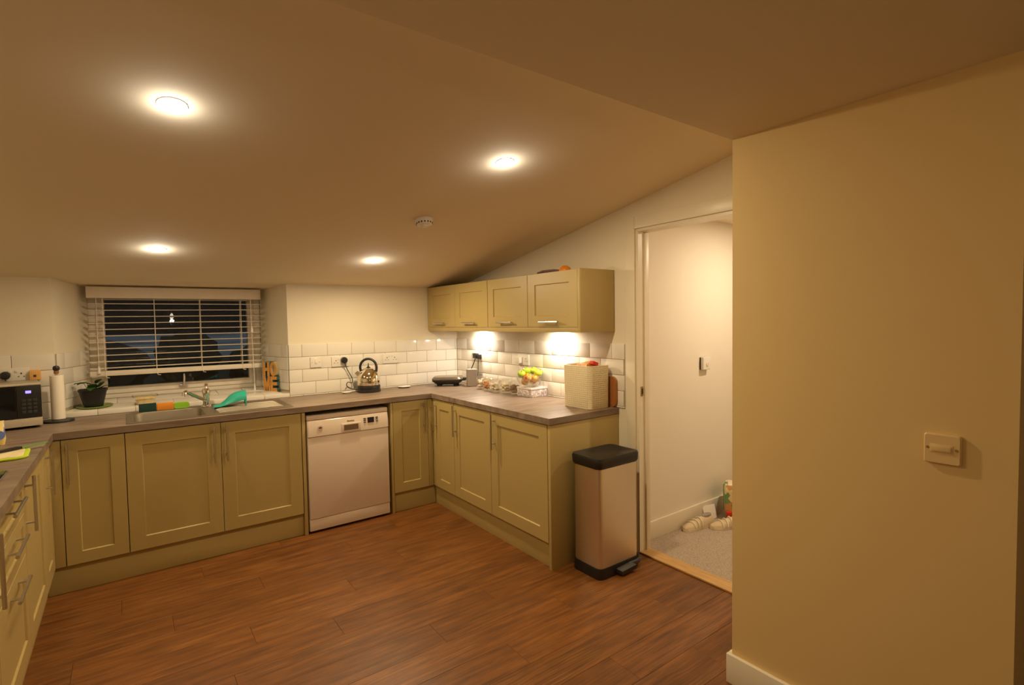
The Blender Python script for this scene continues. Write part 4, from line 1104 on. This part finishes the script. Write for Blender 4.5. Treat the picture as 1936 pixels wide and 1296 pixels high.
for i in range(4):
    for j in range(3):
        box('button', (0.142 + j * .024, -0.0175, 0.09 + i * .022), (0.160 + j * .024, -0.0158, 0.106 + i * .022), mat('dark_key', (0.03, 0.03, 0.03), .5, var=.05) if 'dark_key' not in bpy.data.materials else bpy.data.materials['dark_key'], pn, 0.001)
for x in (-0.2, 0.2):
    for y_ in (0.04, 0.25):
        b = B(); add_lathe(b, [(0.012, 0.0004), (0.014, 0.0122)], 10); obj('foot', b, M['black'], mwv, (x, y_, 0))
# plug and adapter in the socket behind the microwave
bp_ = thing('black_plug', 'domed black plug in the socket behind the microwave', 'plug', (-3.165, -0.0182, 1.205))
b = B(); add_lathe(b, [(0.024, 0.0), (0.024, 0.018), (0.015, 0.03), (0.001, 0.031)], 18, mtx=Matrix.Rotation(pi / 2, 4, 'X')); obj('body', b, M['black'], bp_)
b = B(); add_tube(b, spline([(0, -0.018, -0.015), (0.003, -0.018, -0.03), (0.0, -0.012, -0.05)], 5), 0.0035, 6); obj('cord', b, M['black'], bp_)
ad = thing('orange_adapter', 'small orange plug-in adapter on the wall behind the microwave', 'adapter', (-3.03, -0.008, 1.20))
b = B(); add_box(b, (-0.026, -0.034, -0.03), (0.026, 0.0, 0.03), 0.006); obj('body', b, mat('orange_adapter_plastic', (0.75, 0.42, 0.13), .4, var=.05), ad)
box('hole', (-0.007, -0.0352, -0.012), (0.007, -0.0338, 0.002), M['darkprint'], ad)

ph = thing('paper_towel_holder', 'paper towel roll on a black upright holder beside the microwave', 'paper towel holder', (-2.922, -0.13, WT))
b = B(); add_lathe(b, [(0.076, 0.0005), (0.078, 0.004), (0.076, 0.012), (0.02, 0.016), (0.001, 0.016)], 32); obj('base', b, M['black'], ph)
b = B(); add_lathe(b, [(0.008, 0.016), (0.008, 0.30)], 12); obj('pole', b, M['steel'], ph)
b = B(); add_lathe(b, [(0.010, 0.315), (0.016, 0.320), (0.018, 0.332), (0.013, 0.344), (0.001, 0.348)], 16); obj('knob', b, M['black'], ph)
b = B(); add_lathe(b, [(0.012, 0.2965), (0.013, 0.314), (0.009, 0.315)], 14); obj('collar', b, M['boardwood'], ph)
b = B(); add_loft(b, [circ(0.018, 0.0175, 28), circ(0.034, 0.0175, 28), circ(0.034, 0.285, 28), circ(0.0325, 0.287, 28), circ(0.018, 0.287, 28), circ(0.018, 0.0175, 28)], False, False); obj('paper_roll', b, M['paper'], ph)

cb = thing('chopping_board', 'white chopping board with lime green rim on the left worktop', 'chopping board', (-3.095, -1.135, WT), radians(4))
b = B(); add_loft(b, [rrect(0.29, 0.235, 0.04, 0.0005, 6), rrect(0.30, 0.245, 0.045, 0.003, 6), rrect(0.30, 0.245, 0.045, 0.008, 6), rrect(0.29, 0.235, 0.04, 0.0105, 6), rrect(0.266, 0.211, 0.03, 0.0105, 6)]); obj('rim', b, M['limeboard'], cb)
b = B(); add_loft(b, [rrect(0.264, 0.209, 0.03, 0.0107, 6), rrect(0.262, 0.207, 0.03, 0.0125, 6)]); obj('cutting_face', b, M['boardwhite'], cb)
kn = thing('knife', 'kitchen knife with black handle and green blade lying across the chopping board', 'knife', (-2.985, -1.045, WT + 0.0132), radians(38))
b = B(); add_loft(b, [[(x, hw, 0.0065 - hz), (x, hw, 0.0065 + hz), (x, -hw, 0.0065 + hz), (x, -hw, 0.0065 - hz)] for x, hw, hz in ((-0.16, .011, .006), (-0.15, .014, .0065), (-0.08, .011, .0055), (-0.01, .012, .006), (0.0, .011, .005))]); obj('handle', b, M['black'], kn)
b = B(); add_prism(b, [(0.001, -0.011), (0.10, -0.009), (0.125, 0.008), (0.10, 0.011), (0.001, 0.011)], 0.005, 0.007, 'z'); obj('blade', b, mat('green_blade', (0.10, 0.36, 0.03), .4, var=.04), kn)
fp = thing('food_packet', 'yellow and white food packet with blue circle at the left edge on the worktop', 'packet', (-3.135, -0.80, WT), radians(25))
b = B(); add_loft(b, [rrect(0.125, 0.05, 0.02, 0.0005, 4), rrect(0.135, 0.065, 0.025, 0.03, 4), rrect(0.13, 0.05, 0.02, 0.085, 4), rrect(0.13, 0.008, 0.003, 0.112, 4), rrect(0.135, 0.005, 0.002, 0.12, 4)]); obj('bag', b, M['packet'], fp)
b = B(); add_lathe(b, [(0.022, 0.0), (0.022, 0.002), (0.001, 0.0022)], 20, mtx=Matrix.Translation((0.035, -0.0335, 0.052)) @ Matrix.Rotation(radians(80), 4, 'X')); obj('blue_roundel', b, M['packetblue'], fp)
hb = thing('hob', 'black glass hob let into the left worktop', 'hob', (-3.235, -1.78, WT))
b = B(); add_box(b, (-0.262, -0.30, 0.0005), (0.262, 0.30, 0.006), 0.002); obj('glass_plate', b, M['blackgloss'], hb)
b = B(); add_box(b, (-0.265, -0.303, 0.0003), (0.265, 0.303, 0.0035), 0.001); obj('steel_frame', b, M['steel'], hb)
for x, y_, r in ((-0.12, -0.14, .09), (-0.12, 0.15, .075), (0.13, -0.14, .07), (0.13, 0.15, .09)):
    b = B(); add_loft(b, [circ(r, 0.0062, 32), circ(r, 0.0068, 32), circ(r - .004, 0.0068, 32), circ(r - .004, 0.0062, 32)], False, False); obj('ring', b, M['greybox'], hb, (x, y_, 0))

# ------------------------------------------------------------------ HALL THINGS
def shoe(label, x, y, rz, rx=0.0):
    # low canvas shoe, about 24 cm long
    t = thing('shoe', label, 'shoe', (x, y, 0.0025), rz, 'pair of pale shoes in the hall', rot=(rx, 0, rz))
    b = B(); add_loft(b, [[(px * 1.0, py, z) for px, py in ((-0.125, -.028), (-0.06, -.033), (0.0, -.030), (0.07, -.043), (0.12, -.03), (0.138, 0.0), (0.12, .034), (0.07, .042), (0.0, .032), (-0.06, .034), (-0.125, .028), (-0.138, 0))] for z in (0.0005, 0.018)]); obj('sole', b, M['sole'], t)
    b = B()
    secs = [(-0.13, .024, .075), (-0.10, .032, .082), (-0.05, .034, .078), (0.0, .035, .066), (0.05, .040, .052), (0.09, .038, .042), (0.12, .028, .034), (0.132, .012, .024)]
    add_loft(b, [[(px, w_ * cos(a), 0.0185 + (h_ - .018) * max(0, sin(a)) ** .8) for a in [pi * i / 10 for i in range(11)]] for px, w_, h_ in secs]); obj('upper', b, M['shoe'], t)
    b = B(); add_loft(b, [[(-0.082 + 0.042 * cos(a), 0.023 * sin(a), z + 0.004 * cos(a) * -1) for a in [2 * pi * i / 16 for i in range(16)]] for z in (0.076, 0.0835)]); obj('opening', b, M['greybox'], t)
    for i in range(3):
        xx = -0.01 + i * .034; hh = (0.070, 0.059, 0.049)[i]; ww = (.036, .040, .041)[i]
        b = B(); add_tube(b, [(xx, (ww + .002) * cos(a), 0.0185 + (hh - .014) * max(0, sin(a)) ** .8) for a in [pi * k / 10 for k in range(11)]], 0.0055, 6); obj('strap', b, M['sole'], t)
shoe('pale shoe lying nearest on the hall carpet, toe to the left', 0.630, -2.215, radians(170))
shoe('pale shoe behind the nearest one, against the hall baseboard', 0.800, -2.345, radians(152))
bg = thing('shopping_bag', 'leaf patterned shopping bag with green side standing in the hall', 'bag', (1.035, -2.315, 0.075), radians(-58))
b = B(); add_loft(b, [rrect(0.24, 0.16, 0.02, 0.0, 4), rrect(0.25, 0.17, 0.02, 0.14, 4), rrect(0.25, 0.17, 0.02, 0.15, 4), rrect(0.23, 0.15, 0.02, 0.18, 4)]); obj('body', b, M['bagprint'], bg)
box('side_panel', (-0.131, -0.070, 0.004), (-0.1255, 0.070, 0.150), M['baggreen'], bg, 0.002)
box('top_flap', (-0.10, -0.07, 0.1805), (0.10, 0.07, 0.186), M['sole'], bg, 0.002)
rd = thing('red_shoebox', 'flat red and black box under the shopping bag in the hall', 'box', (1.04, -2.33, 0.0025), radians(-58))
box('black_base', (-0.125, -0.095, 0.0), (0.135, 0.085, 0.040), M['black'], rd, 0.003)
box('red_lid', (-0.128, -0.098, 0.0405), (0.138, 0.088, 0.0715), M['red'], rd, 0.004)
fl = thing('folded_paper', 'folded white paper leaning behind the pale shoes in the hall', 'paper', (0.845, -2.182, 0.0025), radians(-10))
b = B(); add_box(b, (-0.06, -0.004, 0.0005), (0.06, 0.0, 0.10), 0.001, mtx=Matrix.Rotation(radians(-18), 4, 'X')); obj('front_leaf', b, M['paper'], fl)
b = B(); add_box(b, (-0.06, 0.016, 0.0005), (0.06, 0.019, 0.092), 0.001, mtx=Matrix.Rotation(radians(-8), 4, 'X')); obj('back_leaf', b, M['paper'], fl)

# hall downlight and the rear room's pendant (both out of the frame, they light what is seen)
hl = thing('hall_downlight', 'round white downlight in the hall ceiling beyond the doorway', 'light', (1.0, -2.86, 2.195))
b = B(); add_lathe(b, [(0.036, -0.0005), (0.046, -0.0005), (0.0455, -0.004), (0.041, -0.0075), (0.036, -0.006), (0.036, -0.0005)], 28, False, False); obj('bezel', b, M['white'], hl)
b = B(); add_lathe(b, [(0.0355, -0.001), (0.0355, -0.006), (0.012, -0.0105), (0.001, -0.011)], 24); obj('lens', b, M['lens'], hl)
light('lamp_light', 'AREA', hl, (0, 0, -0.013), HALL_W, HALL_COL, 0.066)
pdn = thing('pendant_lamp', 'clear glass globe pendant behind the camera, mirrored in the dark window', 'light', (-1.94, -5.33, ZF - 0.001))
b = B(); add_lathe(b, [(0.05, -0.02), (0.05, 0.0)], 20); obj('ceiling_rose', b, M['white'], pdn)
b = B(); add_tube(b, [(0, 0, -0.02), (0, 0, -0.42)], 0.004, 6); obj('cord', b, M['black'], pdn)
b = B(); add_lathe(b, [(0.03, -0.41), (0.032, -0.46), (0.02, -0.47)], 14); obj('lamp_holder', b, M['brass'], pdn)
b = B(); add_lathe(b, [(0.012, -0.47), (0.03, -0.51), (0.03, -0.54), (0.012, -0.565), (0.001, -0.567)], 16); obj('bulb', b, emit('warm_bulb', (1.0, 0.92, 0.8), 9.0), pdn)
b = B(); t = bmesh.new(); bmesh.ops.create_uvsphere(t, u_segments=32, v_segments=20, radius=0.24); _merge(b, t, Matrix.Translation((0, 0, -0.58))); obj('glass_globe', b, M['glass'], pdn)
light('lamp_light', 'POINT', pdn, (0, 0, -0.60), REAR_W, SPOT_COL, 0.03)
